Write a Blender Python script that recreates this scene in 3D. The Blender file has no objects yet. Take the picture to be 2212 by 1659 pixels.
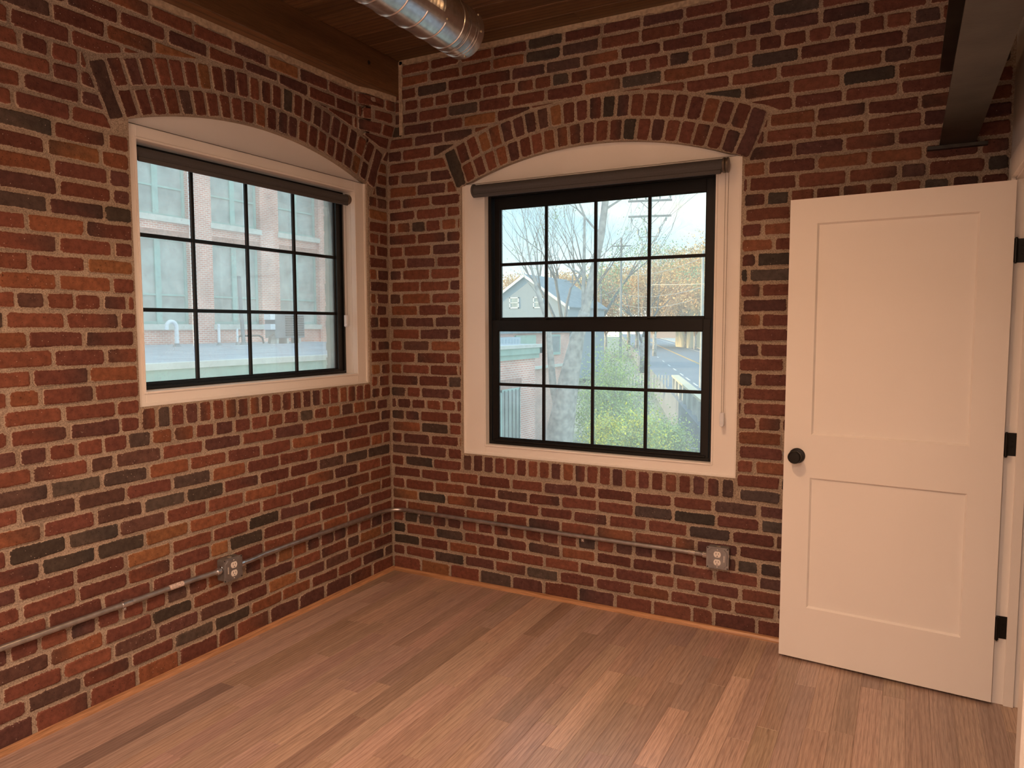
import bpy, bmesh, math, random
from mathutils import Vector, Matrix
random.seed(7)
rnd = random.random
def uni(a, b): return a + (b - a) * rnd()
SC = bpy.context.scene
COL = SC.collection
PI = math.pi

# ------------------------------------------------------------------ camera, world, lights, exposure
FPX = 1589.67
CAM = Vector((2.763, -3.598, 1.5012))
yaw, pit, rol = 0.49087, -0.078266, -0.002224
fw = Vector((-math.sin(yaw) * math.cos(pit), math.cos(yaw) * math.cos(pit), math.sin(pit)))
r0 = Vector((math.cos(yaw), math.sin(yaw), 0)); u0 = r0.cross(fw)
rt = r0 * math.cos(rol) + u0 * math.sin(rol); up = -r0 * math.sin(rol) + u0 * math.cos(rol)
cd = bpy.data.cameras.new('camera'); cam = bpy.data.objects.new('camera', cd); COL.objects.link(cam)
cam.matrix_world = Matrix(((rt.x, up.x, -fw.x, CAM.x), (rt.y, up.y, -fw.y, CAM.y), (rt.z, up.z, -fw.z, CAM.z), (0, 0, 0, 1)))
cd.sensor_width = 36; cd.lens = FPX / 2212 * 36; cd.clip_start = 0.02; cd.clip_end = 600
SC.camera = cam

SC.view_settings.view_transform = 'Standard'
try: SC.view_settings.look = 'None'
except Exception: pass
SC.view_settings.gamma = 1.0
SC.view_settings.use_curve_mapping = False
SC.view_settings.exposure = 0.0

world = bpy.data.worlds.new('sky'); SC.world = world; world.use_nodes = True
wn, wl = world.node_tree.nodes, world.node_tree.links
wn.clear()
wo = wn.new('ShaderNodeOutputWorld'); wb = wn.new('ShaderNodeBackground'); wb.inputs['Strength'].default_value = 4.0
tc = wn.new('ShaderNodeTexCoord'); sp = wn.new('ShaderNodeSeparateXYZ'); wl.new(tc.outputs['Generated'], sp.inputs[0])
wr = wn.new('ShaderNodeValToRGB'); wl.new(sp.outputs['Z'], wr.inputs[0])
el = wr.color_ramp.elements
el[0].position = 0.0; el[0].color = (0.46, 0.42, 0.35, 1)
el[1].position = 1.0; el[1].color = (0.28, 0.40, 0.50, 1)
for p, c in ((0.05, (0.37, 0.39, 0.37, 1)), (0.13, (0.23, 0.335, 0.38, 1)), (0.35, (0.30, 0.42, 0.50, 1))):
    e = el.new(p); e.color = c
wm = wn.new('ShaderNodeMapping'); wm.inputs['Scale'].default_value = (2.2, 2.2, 9.0); wl.new(tc.outputs['Generated'], wm.inputs[0])
wnz = wn.new('ShaderNodeTexNoise'); wnz.inputs['Scale'].default_value = 1.6; wnz.inputs['Detail'].default_value = 6
wl.new(wm.outputs[0], wnz.inputs['Vector'])
wcr = wn.new('ShaderNodeValToRGB'); wcr.color_ramp.elements[0].position = 0.50; wcr.color_ramp.elements[1].position = 0.72
wl.new(wnz.outputs['Fac'], wcr.inputs[0])
wmx = wn.new('ShaderNodeMixRGB'); wmx.inputs[2].default_value = (0.46, 0.42, 0.34, 1)
wl.new(wcr.outputs[0], wmx.inputs[0]); wl.new(wr.outputs[0], wmx.inputs[1])
wl.new(wmx.outputs[0], wb.inputs['Color']); wl.new(wb.outputs[0], wo.inputs['Surface'])

def area(name, loc, size, power, col, rot=(0, 0, 0), spread=2.85):
    l = bpy.data.lights.new(name, 'AREA'); l.shape = 'DISK'; l.size = size; l.energy = power; l.color = col; l.spread = spread
    o = bpy.data.objects.new(name, l); o.location = loc; o.rotation_euler = rot; COL.objects.link(o); return o
WARM = (1.0, 0.55, 0.29)
area('ceiling_lamp_light', (1.90, -1.95, 2.80), 0.16, 26, WARM, spread=2.6)
area('ceiling_lamp_light', (1.42, -1.25, 2.95), 0.10, 4.5, (1.0, 0.50, 0.20), spread=3.1)
area('ceiling_lamp_light', (2.35, -4.40, 2.80), 0.20, 102, (1.0, 0.665, 0.49), spread=2.62)
sl = bpy.data.lights.new('low_sun', 'SUN'); sl.energy = 6.0; sl.angle = 0.02; sl.color = (1.0, 0.66, 0.30)
so = bpy.data.objects.new('low_sun', sl); COL.objects.link(so)
so.rotation_euler = Vector((0.90, 0.35, -0.16)).to_track_quat('-Z', 'Y').to_euler()

# ------------------------------------------------------------------ helpers
class MB:
    def __init__(s): s.v = []; s.f = []; s.c = []; s.e = []
    def add(s, verts, faces, col=None, edge=None):
        b = len(s.v); s.v += [tuple(p) for p in verts]; s.f += [tuple(i + b for i in f) for f in faces]
        if col is not None: s.c += col
        if edge is not None: s.e += edge
        return s
    def box(s, x0, x1, y0, y1, z0, z1):
        x0, x1 = min(x0, x1), max(x0, x1); y0, y1 = min(y0, y1), max(y0, y1); z0, z1 = min(z0, z1), max(z0, z1)
        v = [(x0, y0, z0), (x1, y0, z0), (x1, y1, z0), (x0, y1, z0), (x0, y0, z1), (x1, y0, z1), (x1, y1, z1), (x0, y1, z1)]
        return s.add(v, [(0, 3, 2, 1), (4, 5, 6, 7), (0, 1, 5, 4), (1, 2, 6, 5), (2, 3, 7, 6), (3, 0, 4, 7)])
    def tube(s, pts, rads, n=8, cap=True):
        pts = [Vector(p) for p in pts]
        if not hasattr(rads, '__len__'): rads = [rads] * len(pts)
        rings = []; prev = None
        for i, p in enumerate(pts):
            a = pts[max(0, i - 1)]; b = pts[min(len(pts) - 1, i + 1)]; t = (b - a).normalized()
            if prev is None:
                prev = t.orthogonal().normalized()
            nrm = (prev - t * prev.dot(t))
            nrm = nrm.normalized() if nrm.length > 1e-6 else t.orthogonal().normalized()
            prev = nrm; bn = t.cross(nrm)
            rings.append([p + (nrm * math.cos(2 * PI * k / n) + bn * math.sin(2 * PI * k / n)) * rads[i] for k in range(n)])
        v = [q for r in rings for q in r]; f = []
        for i in range(len(rings) - 1):
            for k in range(n):
                a = i * n + k; b = i * n + (k + 1) % n; f.append((a, b, b + n, a + n))
        if cap: f.append(tuple(reversed(range(n)))); f.append(tuple((len(rings) - 1) * n + k for k in range(n)))
        return s.add(v, f)
    def lathe(s, prof, o, ax, n=24):
        # prof: (r, h) along axis ax from o
        o = Vector(o); ax = Vector(ax).normalized(); a = ax.orthogonal().normalized(); b = ax.cross(a)
        v = []; f = []
        for r, h in prof:
            for k in range(n):
                v.append(o + ax * h + (a * math.cos(2 * PI * k / n) + b * math.sin(2 * PI * k / n)) * r)
        for i in range(len(prof) - 1):
            for k in range(n):
                p = i * n + k; q = i * n + (k + 1) % n; f.append((p, q, q + n, p + n))
        f.append(tuple(reversed(range(n)))); f.append(tuple((len(prof) - 1) * n + k for k in range(n)))
        return s.add(v, f)
    def prism(s, poly, fn, d0, d1):
        # poly of (a,b); fn(a,b,d) -> point
        n = len(poly); v = [fn(a, b, d0) for a, b in poly] + [fn(a, b, d1) for a, b in poly]
        f = [tuple(reversed(range(n))), tuple(range(n, 2 * n))] + [(i, (i + 1) % n, (i + 1) % n + n, i + n) for i in range(n)]
        return s.add(v, f)
    def build(s, name, mat=None, parent=None, smooth=False, bevel=0, recalc=True):
        me = bpy.data.meshes.new(name); me.from_pydata(s.v, [], s.f)
        if s.c:
            at = me.attributes.new('bcol', 'FLOAT_COLOR', 'POINT'); at.data.foreach_set('color', [x for c in s.c for x in c])
        if s.e:
            at = me.attributes.new('edge', 'FLOAT', 'POINT'); at.data.foreach_set('value', s.e)
        if recalc:
            bm = bmesh.new(); bm.from_mesh(me); bmesh.ops.recalc_face_normals(bm, faces=bm.faces)
            if bevel: bmesh.ops.bevel(bm, geom=bm.edges[:], offset=bevel, segments=1, affect='EDGES', clamp_overlap=True)
            bm.to_mesh(me); bm.free()
        if smooth:
            me.polygons.foreach_set('use_smooth', [True] * len(me.polygons))
            if smooth == 'angle':
                try: me.set_sharp_from_angle(angle=math.radians(38))
                except Exception: pass
        if mat: me.materials.append(mat)
        o = bpy.data.objects.new(name, me); COL.objects.link(o)
        if parent: o.parent = parent
        me.update()
        return o

def empty(name, loc=(0, 0, 0), rz=0):
    o = bpy.data.objects.new(name, None); COL.objects.link(o); o.location = loc; o.rotation_euler = (0, 0, rz); o.empty_display_size = 0.1
    return o
def tag(o, label=None, cat=None, group=None, kind=None):
    if label: o['label'] = label
    if cat: o['category'] = cat
    if group: o['group'] = group
    if kind: o['kind'] = kind
    return o
def copy_tree(o, parent=None):
    c = o.copy(); COL.objects.link(c)
    if parent: c.parent = parent
    for ch in list(o.children): copy_tree(ch, c)
    return c

# ------------------------------------------------------------------ materials
def newmat(name):
    m = bpy.data.materials.new(name); m.use_nodes = True
    n, l = m.node_tree.nodes, m.node_tree.links
    return m, n, l, n['Principled BSDF']
def N(n, t, **kw):
    x = n.new(t)
    for k, v in kw.items():
        if k in x.inputs: x.inputs[k].default_value = v
        else: setattr(x, k, v)
    return x
def pmat(name, col, rough=0.6, metal=0.0, nscale=30, namt=0.12, bump=0.0, bscale=200, spec=0.5):
    m, n, l, p = newmat(name)
    t = n.new('ShaderNodeTexCoord')
    nz = N(n, 'ShaderNodeTexNoise', Scale=nscale, Detail=4.0); l.new(t.outputs['Object'], nz.inputs['Vector'])
    mx = N(n, 'ShaderNodeMixRGB', blend_type='MULTIPLY'); mx.inputs[0].default_value = 1.0; mx.inputs[1].default_value = (*col, 1)
    r = n.new('ShaderNodeValToRGB'); r.color_ramp.elements[0].color = (1 - namt,) * 3 + (1,); r.color_ramp.elements[1].color = (1 + namt,) * 3 + (1,)
    r.color_ramp.elements[0].position = 0.3; r.color_ramp.elements[1].position = 0.7
    l.new(nz.outputs['Fac'], r.inputs[0]); l.new(r.outputs[0], mx.inputs[2]); l.new(mx.outputs[0], p.inputs['Base Color'])
    p.inputs['Roughness'].default_value = rough; p.inputs['Metallic'].default_value = metal; p.inputs['Specular IOR Level'].default_value = spec
    if bump:
        b2 = N(n, 'ShaderNodeTexNoise', Scale=bscale, Detail=3.0); l.new(t.outputs['Object'], b2.inputs['Vector'])
        bp = N(n, 'ShaderNodeBump', Strength=bump, Distance=0.002); l.new(b2.outputs['Fac'], bp.inputs['Height']); l.new(bp.outputs[0], p.inputs['Normal'])
    return m

MORTAR_C = (0.49, 0.405, 0.32)
def mortar_mat():
    m, n, l, p = newmat('mortar')
    t = n.new('ShaderNodeTexCoord')
    a = N(n, 'ShaderNodeTexNoise', Scale=260.0, Detail=4.0); b = N(n, 'ShaderNodeTexNoise', Scale=5.0, Detail=5.0)
    l.new(t.outputs['Object'], a.inputs[0]); l.new(t.outputs['Object'], b.inputs[0])
    r = n.new('ShaderNodeValToRGB'); e = r.color_ramp.elements
    e[0].position = 0.33; e[0].color = (0.24, 0.185, 0.145, 1); e[1].position = 0.62; e[1].color = (*MORTAR_C, 1)
    l.new(a.outputs[0], r.inputs[0])
    r2 = n.new('ShaderNodeValToRGB'); r2.color_ramp.elements[0].color = (0.78, 0.78, 0.78, 1); r2.color_ramp.elements[1].color = (1.15, 1.15, 1.15, 1)
    r2.color_ramp.elements[0].position = 0.3; r2.color_ramp.elements[1].position = 0.7
    l.new(b.outputs[0], r2.inputs[0])
    mx = N(n, 'ShaderNodeMixRGB', blend_type='MULTIPLY'); mx.inputs[0].default_value = 1
    l.new(r.outputs[0], mx.inputs[1]); l.new(r2.outputs[0], mx.inputs[2]); l.new(mx.outputs[0], p.inputs['Base Color'])
    bp = N(n, 'ShaderNodeBump', Strength=0.9, Distance=0.004); l.new(a.outputs[0], bp.inputs['Height']); l.new(bp.outputs[0], p.inputs['Normal'])
    p.inputs['Roughness'].default_value = 0.95; p.inputs['Specular IOR Level'].default_value = 0.15
    return m
def brick_mat():
    m, n, l, p = newmat('old_brick')
    t = n.new('ShaderNodeTexCoord')
    at = N(n, 'ShaderNodeAttribute', attribute_name='bcol'); ed = N(n, 'ShaderNodeAttribute', attribute_name='edge')
    nz = N(n, 'ShaderNodeTexNoise', Scale=38.0, Detail=6.0, Roughness=0.62); l.new(t.outputs['Object'], nz.inputs[0])
    rr = n.new('ShaderNodeValToRGB'); rr.color_ramp.elements[0].position = 0.25; rr.color_ramp.elements[1].position = 0.75
    rr.color_ramp.elements[0].color = (0.62, 0.58, 0.56, 1); rr.color_ramp.elements[1].color = (1.35, 1.32, 1.3, 1)
    l.new(nz.outputs[0], rr.inputs[0])
    mx = N(n, 'ShaderNodeMixRGB', blend_type='MULTIPLY'); mx.inputs[0].default_value = 1
    l.new(at.outputs['Color'], mx.inputs[1]); l.new(rr.outputs[0], mx.inputs[2])
    # pits (dark) and flecks (pale)
    pz = N(n, 'ShaderNodeTexNoise', Scale=170.0, Detail=2.0); l.new(t.outputs['Object'], pz.inputs[0])
    pr = n.new('ShaderNodeValToRGB'); pr.color_ramp.elements[0].position = 0.27; pr.color_ramp.elements[1].position = 0.34
    pr.color_ramp.elements[0].color = (0.25, 0.25, 0.25, 1); l.new(pz.outputs[0], pr.inputs[0])
    m2 = N(n, 'ShaderNodeMixRGB', blend_type='MULTIPLY'); m2.inputs[0].default_value = 1
    l.new(mx.outputs[0], m2.inputs[1]); l.new(pr.outputs[0], m2.inputs[2])
    fz = N(n, 'ShaderNodeTexVoronoi', Scale=75.0); l.new(t.outputs['Object'], fz.inputs[0])
    fc = N(n, 'ShaderNodeMath', operation='LESS_THAN'); fc.inputs[1].default_value = 0.10; l.new(fz.outputs['Distance'], fc.inputs[0])
    fs = N(n, 'ShaderNodeSeparateColor'); l.new(fz.outputs['Color'], fs.inputs[0])
    fg = N(n, 'ShaderNodeMath', operation='GREATER_THAN'); fg.inputs[1].default_value = 0.86; l.new(fs.outputs[0], fg.inputs[0])
    fm = N(n, 'ShaderNodeMath', operation='MULTIPLY'); l.new(fc.outputs[0], fm.inputs[0]); l.new(fg.outputs[0], fm.inputs[1])
    m3 = n.new('ShaderNodeMixRGB'); m3.inputs[2].default_value = (0.55, 0.45, 0.37, 1); l.new(fm.outputs[0], m3.inputs[0]); l.new(m2.outputs[0], m3.inputs[1])
    # ragged mortar smear along the arrises
    ez = N(n, 'ShaderNodeTexNoise', Scale=110.0, Detail=5.0, Roughness=0.7); l.new(t.outputs['Object'], ez.inputs[0])
    ls = N(n, 'ShaderNodeTexNoise', Scale=7.0, Detail=2.0); l.new(t.outputs['Object'], ls.inputs[0])
    a1 = N(n, 'ShaderNodeMath', operation='MULTIPLY_ADD'); a1.inputs[1].default_value = 2.2; l.new(ez.outputs[0], a1.inputs[0]); l.new(ed.outputs['Fac'], a1.inputs[2])
    a2 = N(n, 'ShaderNodeMath', operation='MULTIPLY_ADD'); a2.inputs[1].default_value = 1.5; l.new(ls.outputs[0], a2.inputs[0]); l.new(a1.outputs[0], a2.inputs[2])
    mr = N(n, 'ShaderNodeMapRange'); mr.inputs['From Min'].default_value = 2.12; mr.inputs['From Max'].default_value = 2.22
    mr.inputs['To Min'].default_value = 1.0; mr.inputs['To Max'].default_value = 0.0
    l.new(a2.outputs[0], mr.inputs['Value'])
    m4 = n.new('ShaderNodeMixRGB'); m4.inputs[2].default_value = (MORTAR_C[0] * .85, MORTAR_C[1] * .82, MORTAR_C[2] * .8, 1)
    l.new(mr.outputs[0], m4.inputs[0]); l.new(m3.outputs[0], m4.inputs[1])
    l.new(m4.outputs[0], p.inputs['Base Color'])
    b0 = N(n, 'ShaderNodeMath', operation='MULTIPLY_ADD'); b0.inputs[1].default_value = 0.5; l.new(pz.outputs[0], b0.inputs[0]); l.new(nz.outputs[0], b0.inputs[2])
    bp = N(n, 'ShaderNodeBump', Strength=0.55, Distance=0.004); l.new(b0.outputs[0], bp.inputs['Height']); l.new(bp.outputs[0], p.inputs['Normal'])
    p.inputs['Roughness'].default_value = 0.85; p.inputs['Specular IOR Level'].default_value = 0.25
    return m
def wood_mat(name, c1, c2, axis, rough=0.4, wavescale=16.0, dist=7.0, use_attr=True, coat=0.0, stretch=0.10, gamt=1.0):
    m, n, l, p = newmat(name)
    t = n.new('ShaderNodeTexCoord'); oi = n.new('ShaderNodeObjectInfo')
    sc = N(n, 'ShaderNodeVectorMath', operation='SCALE'); sc.inputs[0].default_value = (37, 53, 11); l.new(oi.outputs['Random'], sc.inputs['Scale'])
    ad = N(n, 'ShaderNodeVectorMath', operation='ADD'); l.new(t.outputs['Object'], ad.inputs[0]); l.new(sc.outputs[0], ad.inputs[1])
    mp = n.new('ShaderNodeMapping'); s = [1, 1, 1]; s[axis] = stretch; mp.inputs['Scale'].default_value = s
    l.new(ad.outputs[0], mp.inputs[0])
    w = N(n, 'ShaderNodeTexWave', Scale=wavescale, Distortion=dist, Detail=3.0); w.inputs['Detail Scale'].default_value = 0.9
    w.bands_direction = 'Y' if axis == 0 else 'X'; w.wave_profile = 'SAW'
    l.new(mp.outputs[0], w.inputs[0])
    mp2 = n.new('ShaderNodeMapping'); s2 = [1, 1, 1]; s2[axis] = 0.03; mp2.inputs['Scale'].default_value = s2; l.new(ad.outputs[0], mp2.inputs[0])
    f = N(n, 'ShaderNodeTexNoise', Scale=420.0, Detail=3.0); l.new(mp2.outputs[0], f.inputs[0])
    b = N(n, 'ShaderNodeTexNoise', Scale=9.0, Detail=3.0); l.new(mp.outputs[0], b.inputs[0])
    r = n.new('ShaderNodeValToRGB'); r.color_ramp.elements[0].color = (*c2, 1); r.color_ramp.elements[1].color = (*c1, 1)
    r.color_ramp.elements[0].position = 0.0; r.color_ramp.elements[1].position = 0.45
    l.new(w.outputs['Fac'], r.inputs[0])
    fr = n.new('ShaderNodeValToRGB'); fr.color_ramp.elements[0].position = 0.36; fr.color_ramp.elements[1].position = 0.58
    fr.color_ramp.elements[0].color = (1 - .3 * gamt,) * 3 + (1,); fr.color_ramp.elements[1].color = (1.06, 1.06, 1.06, 1)
    l.new(f.outputs[0], fr.inputs[0])
    br = n.new('ShaderNodeValToRGB'); br.color_ramp.elements[0].position = 0.3; br.color_ramp.elements[1].position = 0.7
    br.color_ramp.elements[0].color = (0.82, 0.82, 0.82, 1); br.color_ramp.elements[1].color = (1.15, 1.15, 1.15, 1); l.new(b.outputs[0], br.inputs[0])
    m1 = N(n, 'ShaderNodeMixRGB', blend_type='MULTIPLY'); m1.inputs[0].default_value = 1; l.new(r.outputs[0], m1.inputs[1]); l.new(fr.outputs[0], m1.inputs[2])
    m2 = N(n, 'ShaderNodeMixRGB', blend_type='MULTIPLY'); m2.inputs[0].default_value = 1; l.new(m1.outputs[0], m2.inputs[1]); l.new(br.outputs[0], m2.inputs[2])
    out = m2
    if use_attr:
        at = N(n, 'ShaderNodeAttribute', attribute_name='bcol')
        m3 = N(n, 'ShaderNodeMixRGB', blend_type='MULTIPLY'); m3.inputs[0].default_value = 1; l.new(m2.outputs[0], m3.inputs[1]); l.new(at.outputs['Color'], m3.inputs[2]); out = m3
    l.new(out.outputs[0], p.inputs['Base Color'])
    p.inputs['Roughness'].default_value = rough
    bp = N(n, 'ShaderNodeBump', Strength=0.12, Distance=0.001); l.new(f.outputs[0], bp.inputs['Height']); l.new(bp.outputs[0], p.inputs['Normal'])
    return m
def ext_brick_mat(name, c1, c2, mc, sx=1.0):
    m, n, l, p = newmat(name)
    t = n.new('ShaderNodeTexCoord'); s = n.new('ShaderNodeSeparateXYZ'); l.new(t.outputs['Object'], s.inputs[0])
    a = N(n, 'ShaderNodeMath', operation='ADD'); l.new(s.outputs[0], a.inputs[0]); l.new(s.outputs[1], a.inputs[1])
    c = n.new('ShaderNodeCombineXYZ'); l.new(a.outputs[0], c.inputs[0]); l.new(s.outputs[2], c.inputs[1])
    b = n.new('ShaderNodeTexBrick'); b.inputs['Scale'].default_value = 1.0
    b.inputs['Brick Width'].default_value = 0.21; b.inputs['Row Height'].default_value = 0.072; b.inputs['Mortar Size'].default_value = 0.010
    b.inputs['Color1'].default_value = (*c1, 1); b.inputs['Color2'].default_value = (*c2, 1); b.inputs['Mortar'].default_value = (*mc, 1)
    l.new(c.outputs[0], b.inputs[0])
    nz = N(n, 'ShaderNodeTexNoise', Scale=0.8, Detail=5.0); l.new(t.outputs['Object'], nz.inputs[0])
    r = n.new('ShaderNodeValToRGB'); r.color_ramp.elements[0].color = (0.75, 0.75, 0.75, 1); r.color_ramp.elements[1].color = (1.25, 1.25, 1.25, 1)
    r.color_ramp.elements[0].position = 0.3; r.color_ramp.elements[1].position = 0.7; l.new(nz.outputs[0], r.inputs[0])
    mx = N(n, 'ShaderNodeMixRGB', blend_type='MULTIPLY'); mx.inputs[0].default_value = 1; l.new(b.outputs[0], mx.inputs[1]); l.new(r.outputs[0], mx.inputs[2])
    l.new(mx.outputs[0], p.inputs['Base Color']); p.inputs['Roughness'].default_value = 0.9
    bp = N(n, 'ShaderNodeBump', Strength=0.4, Distance=0.01); bp.invert = True; l.new(b.outputs['Fac'], bp.inputs['Height']); l.new(bp.outputs[0], p.inputs['Normal'])
    return m
def glass_mat(name, haze, tint=(0.95, 1.0, 1.0)):
    m, n, l, p = newmat(name); n.remove(p); out = n['Material Output']
    t = n.new('ShaderNodeTexCoord')
    nz = N(n, 'ShaderNodeTexNoise', Scale=5.0, Detail=8.0, Roughness=0.62, Distortion=1.6); l.new(t.outputs['Object'], nz.inputs[0])
    n2 = N(n, 'ShaderNodeTexNoise', Scale=24.0, Detail=6.0, Roughness=0.7, Distortion=3.5); l.new(t.outputs['Object'], n2.inputs[0])
    r = n.new('ShaderNodeValToRGB'); r.color_ramp.elements[0].position = 0.35; r.color_ramp.elements[1].position = 0.75
    r.color_ramp.elements[0].color = (haze * .75,) * 3 + (1,); r.color_ramp.elements[1].color = (haze * 1.3,) * 3 + (1,); l.new(nz.outputs[0], r.inputs[0])
    r2 = n.new('ShaderNodeValToRGB'); r2.color_ramp.elements[0].position = 0.60; r2.color_ramp.elements[1].position = 0.70
    r2.color_ramp.elements[0].color = (0, 0, 0, 1); r2.color_ramp.elements[1].color = (haze * .5,) * 3 + (1,); l.new(n2.outputs[0], r2.inputs[0])
    ad = N(n, 'ShaderNodeMath', operation='ADD'); l.new(r.outputs[0], ad.inputs[0]); l.new(r2.outputs[0], ad.inputs[1])
    tr = n.new('ShaderNodeBsdfTransparent'); tr.inputs[0].default_value = (*tint, 1)
    tl = n.new('ShaderNodeBsdfTranslucent'); tl.inputs[0].default_value = (0.93, 0.97, 0.95, 1)
    mx = n.new('ShaderNodeMixShader'); l.new(ad.outputs[0], mx.inputs[0]); l.new(tr.outputs[0], mx.inputs[1]); l.new(tl.outputs[0], mx.inputs[2])
    gl = n.new('ShaderNodeBsdfGlossy'); gl.inputs['Roughness'].default_value = 0.02
    fr = N(n, 'ShaderNodeFresnel', IOR=1.33)
    m2 = n.new('ShaderNodeMixShader'); l.new(fr.outputs[0], m2.inputs[0]); l.new(mx.outputs[0], m2.inputs[1]); l.new(gl.outputs[0], m2.inputs[2])
    l.new(m2.outputs[0], out.inputs['Surface'])
    return m

M_mortar = mortar_mat(); M_brick = brick_mat()
M_floor = wood_mat('oak_floor', (0.45, 0.325, 0.262), (0.34, 0.228, 0.176), 1, rough=0.30, wavescale=17.0, dist=10.0, gamt=.9, stretch=.05)
M_shoe = wood_mat('oak_shoe_moulding', (0.50, 0.27, 0.14), (0.34, 0.17, 0.08), 1, rough=0.3, use_attr=False)
M_shoe2 = wood_mat('oak_shoe_moulding_across', (0.50, 0.27, 0.14), (0.34, 0.17, 0.08), 0, rough=0.3, use_attr=False)
M_ceil = wood_mat('stained_ceiling_boards', (0.16, 0.085, 0.038), (0.09, 0.048, 0.022), 0, rough=0.5, wavescale=9.0, dist=5.0)
M_beam = wood_mat('stained_timber_beam', (0.20, 0.10, 0.045), (0.10, 0.05, 0.022), 1, rough=0.45, wavescale=6.0, dist=6.0, use_attr=False)
M_white = pmat('white_paint', (0.87, 0.85, 0.82), 0.45, nscale=3, namt=0.02, bump=0.05, bscale=90)
M_wall = pmat('drywall_paint', (0.76, 0.74, 0.70), 0.7, nscale=3, namt=0.02, bump=0.1, bscale=220)
M_door = pmat('door_paint', (0.85, 0.83, 0.80), 0.42, nscale=2, namt=0.015, bump=0.04, bscale=160)
M_black = pmat('black_sash_paint', (0.008, 0.009, 0.010), 0.36, nscale=20, namt=0.1, spec=.35)
M_steel = pmat('dark_primed_steel', (0.045, 0.042, 0.038), 0.42, metal=0.5, nscale=9, namt=0.35, bump=0.15, bscale=60)
M_shade = pmat('charcoal_shade_fabric', (0.075, 0.072, 0.076), 0.75, nscale=600, namt=0.25, bump=0.2, bscale=900)
M_hw = pmat('black_hardware', (0.012, 0.011, 0.010), 0.38, metal=0.4, nscale=40, namt=0.2)
M_galv = pmat('galvanised_steel', (0.72, 0.73, 0.75), 0.27, metal=0.95, nscale=45, namt=0.16, bump=0.06, bscale=70)
M_cond = pmat('conduit_steel', (0.50, 0.50, 0.51), 0.36, metal=0.9, nscale=30, namt=0.2)
M_boxg = pmat('outlet_cover_steel', (0.33, 0.33, 0.34), 0.42, metal=0.75, nscale=25, namt=0.15)
M_boxd = pmat('dull_box_steel', (0.20, 0.19, 0.18), 0.6, metal=0.5, nscale=25, namt=0.2)
M_plas = pmat('white_plastic', (0.80, 0.76, 0.72), 0.4, nscale=20, namt=0.03)
M_brass = pmat('zinc_screw', (0.75, 0.66, 0.45), 0.3, metal=0.9)
M_tape = pmat('printed_paper_tape', (0.62, 0.52, 0.48), 0.7, nscale=160, namt=0.4)
M_clear = pmat('frosted_clear_plastic', (0.75, 0.80, 0.88), 0.2, nscale=20, namt=0.05)
M_chain = pmat('chain_beads', (0.35, 0.31, 0.26), 0.35, metal=0.7)
M_glassL = glass_mat('hazy_glass_left', 0.215, (0.95, 1.0, 0.99))
M_glassB = glass_mat('hazy_glass_back', 0.18, (0.96, 1.0, 1.0))
M_slot = pmat('dark_slot', (0.02, 0.018, 0.016), 0.7)

# ------------------------------------------------------------------ brick walls
def WL(u, z, d): return (d, -u, z)        # left wall plane x = 0
def WB(u, z, d): return (u, -d, z)        # back wall plane y = 0
def bump_left(u, z):
    g = max(0.0, min(1.0, (z - 2.47) / 0.22))
    if u >= 0.262: return 0.0
    if u > 0.17: f = 0.042 * (0.262 - u) / 0.092
    else: f = 0.042 + (0.072 - 0.042) * (0.17 - u) / 0.17
    return f * g
ZK = [0.026 + 0.0698 * k for k in range(-1, 46)]
def zk(k): return 0.026 + 0.0698 * k

def clip(poly, a, b, c):        # keep a*u+b*z <= c
    out = []
    for i in range(len(poly)):
        p, q = poly[i], poly[(i + 1) % len(poly)]
        sp_, sq = a * p[0] + b * p[1] - c, a * q[0] + b * q[1] - c
        if sp_ <= 0: out.append(p)
        if (sp_ < 0 < sq) or (sq < 0 < sp_):
            t = sp_ / (sp_ - sq); out.append((p[0] + (q[0] - p[0]) * t, p[1] + (q[1] - p[1]) * t))
    return out
def parea(poly):
    return 0.5 * sum(poly[i][0] * poly[(i + 1) % len(poly)][1] - poly[(i + 1) % len(poly)][0] * poly[i][1] for i in range(len(poly))) if len(poly) > 2 else 0
def inset(poly, d):
    n = len(poly); L = []
    for i in range(n):
        p, q = poly[i], poly[(i + 1) % n]; dx, dz = q[0] - p[0], q[1] - p[1]; ln = math.hypot(dx, dz)
        if ln < 1e-5: continue
        nx, nz_ = dz / ln, -dx / ln                   # outward normal for CCW
        L.append((nx, nz_, nx * p[0] + nz_ * p[1] - d))
    out = [(-9, -9), (9, -9), (9, 9), (-9, 9)]
    for a, b, c in L: out = clip(out, a, b, c)
    return out

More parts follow.
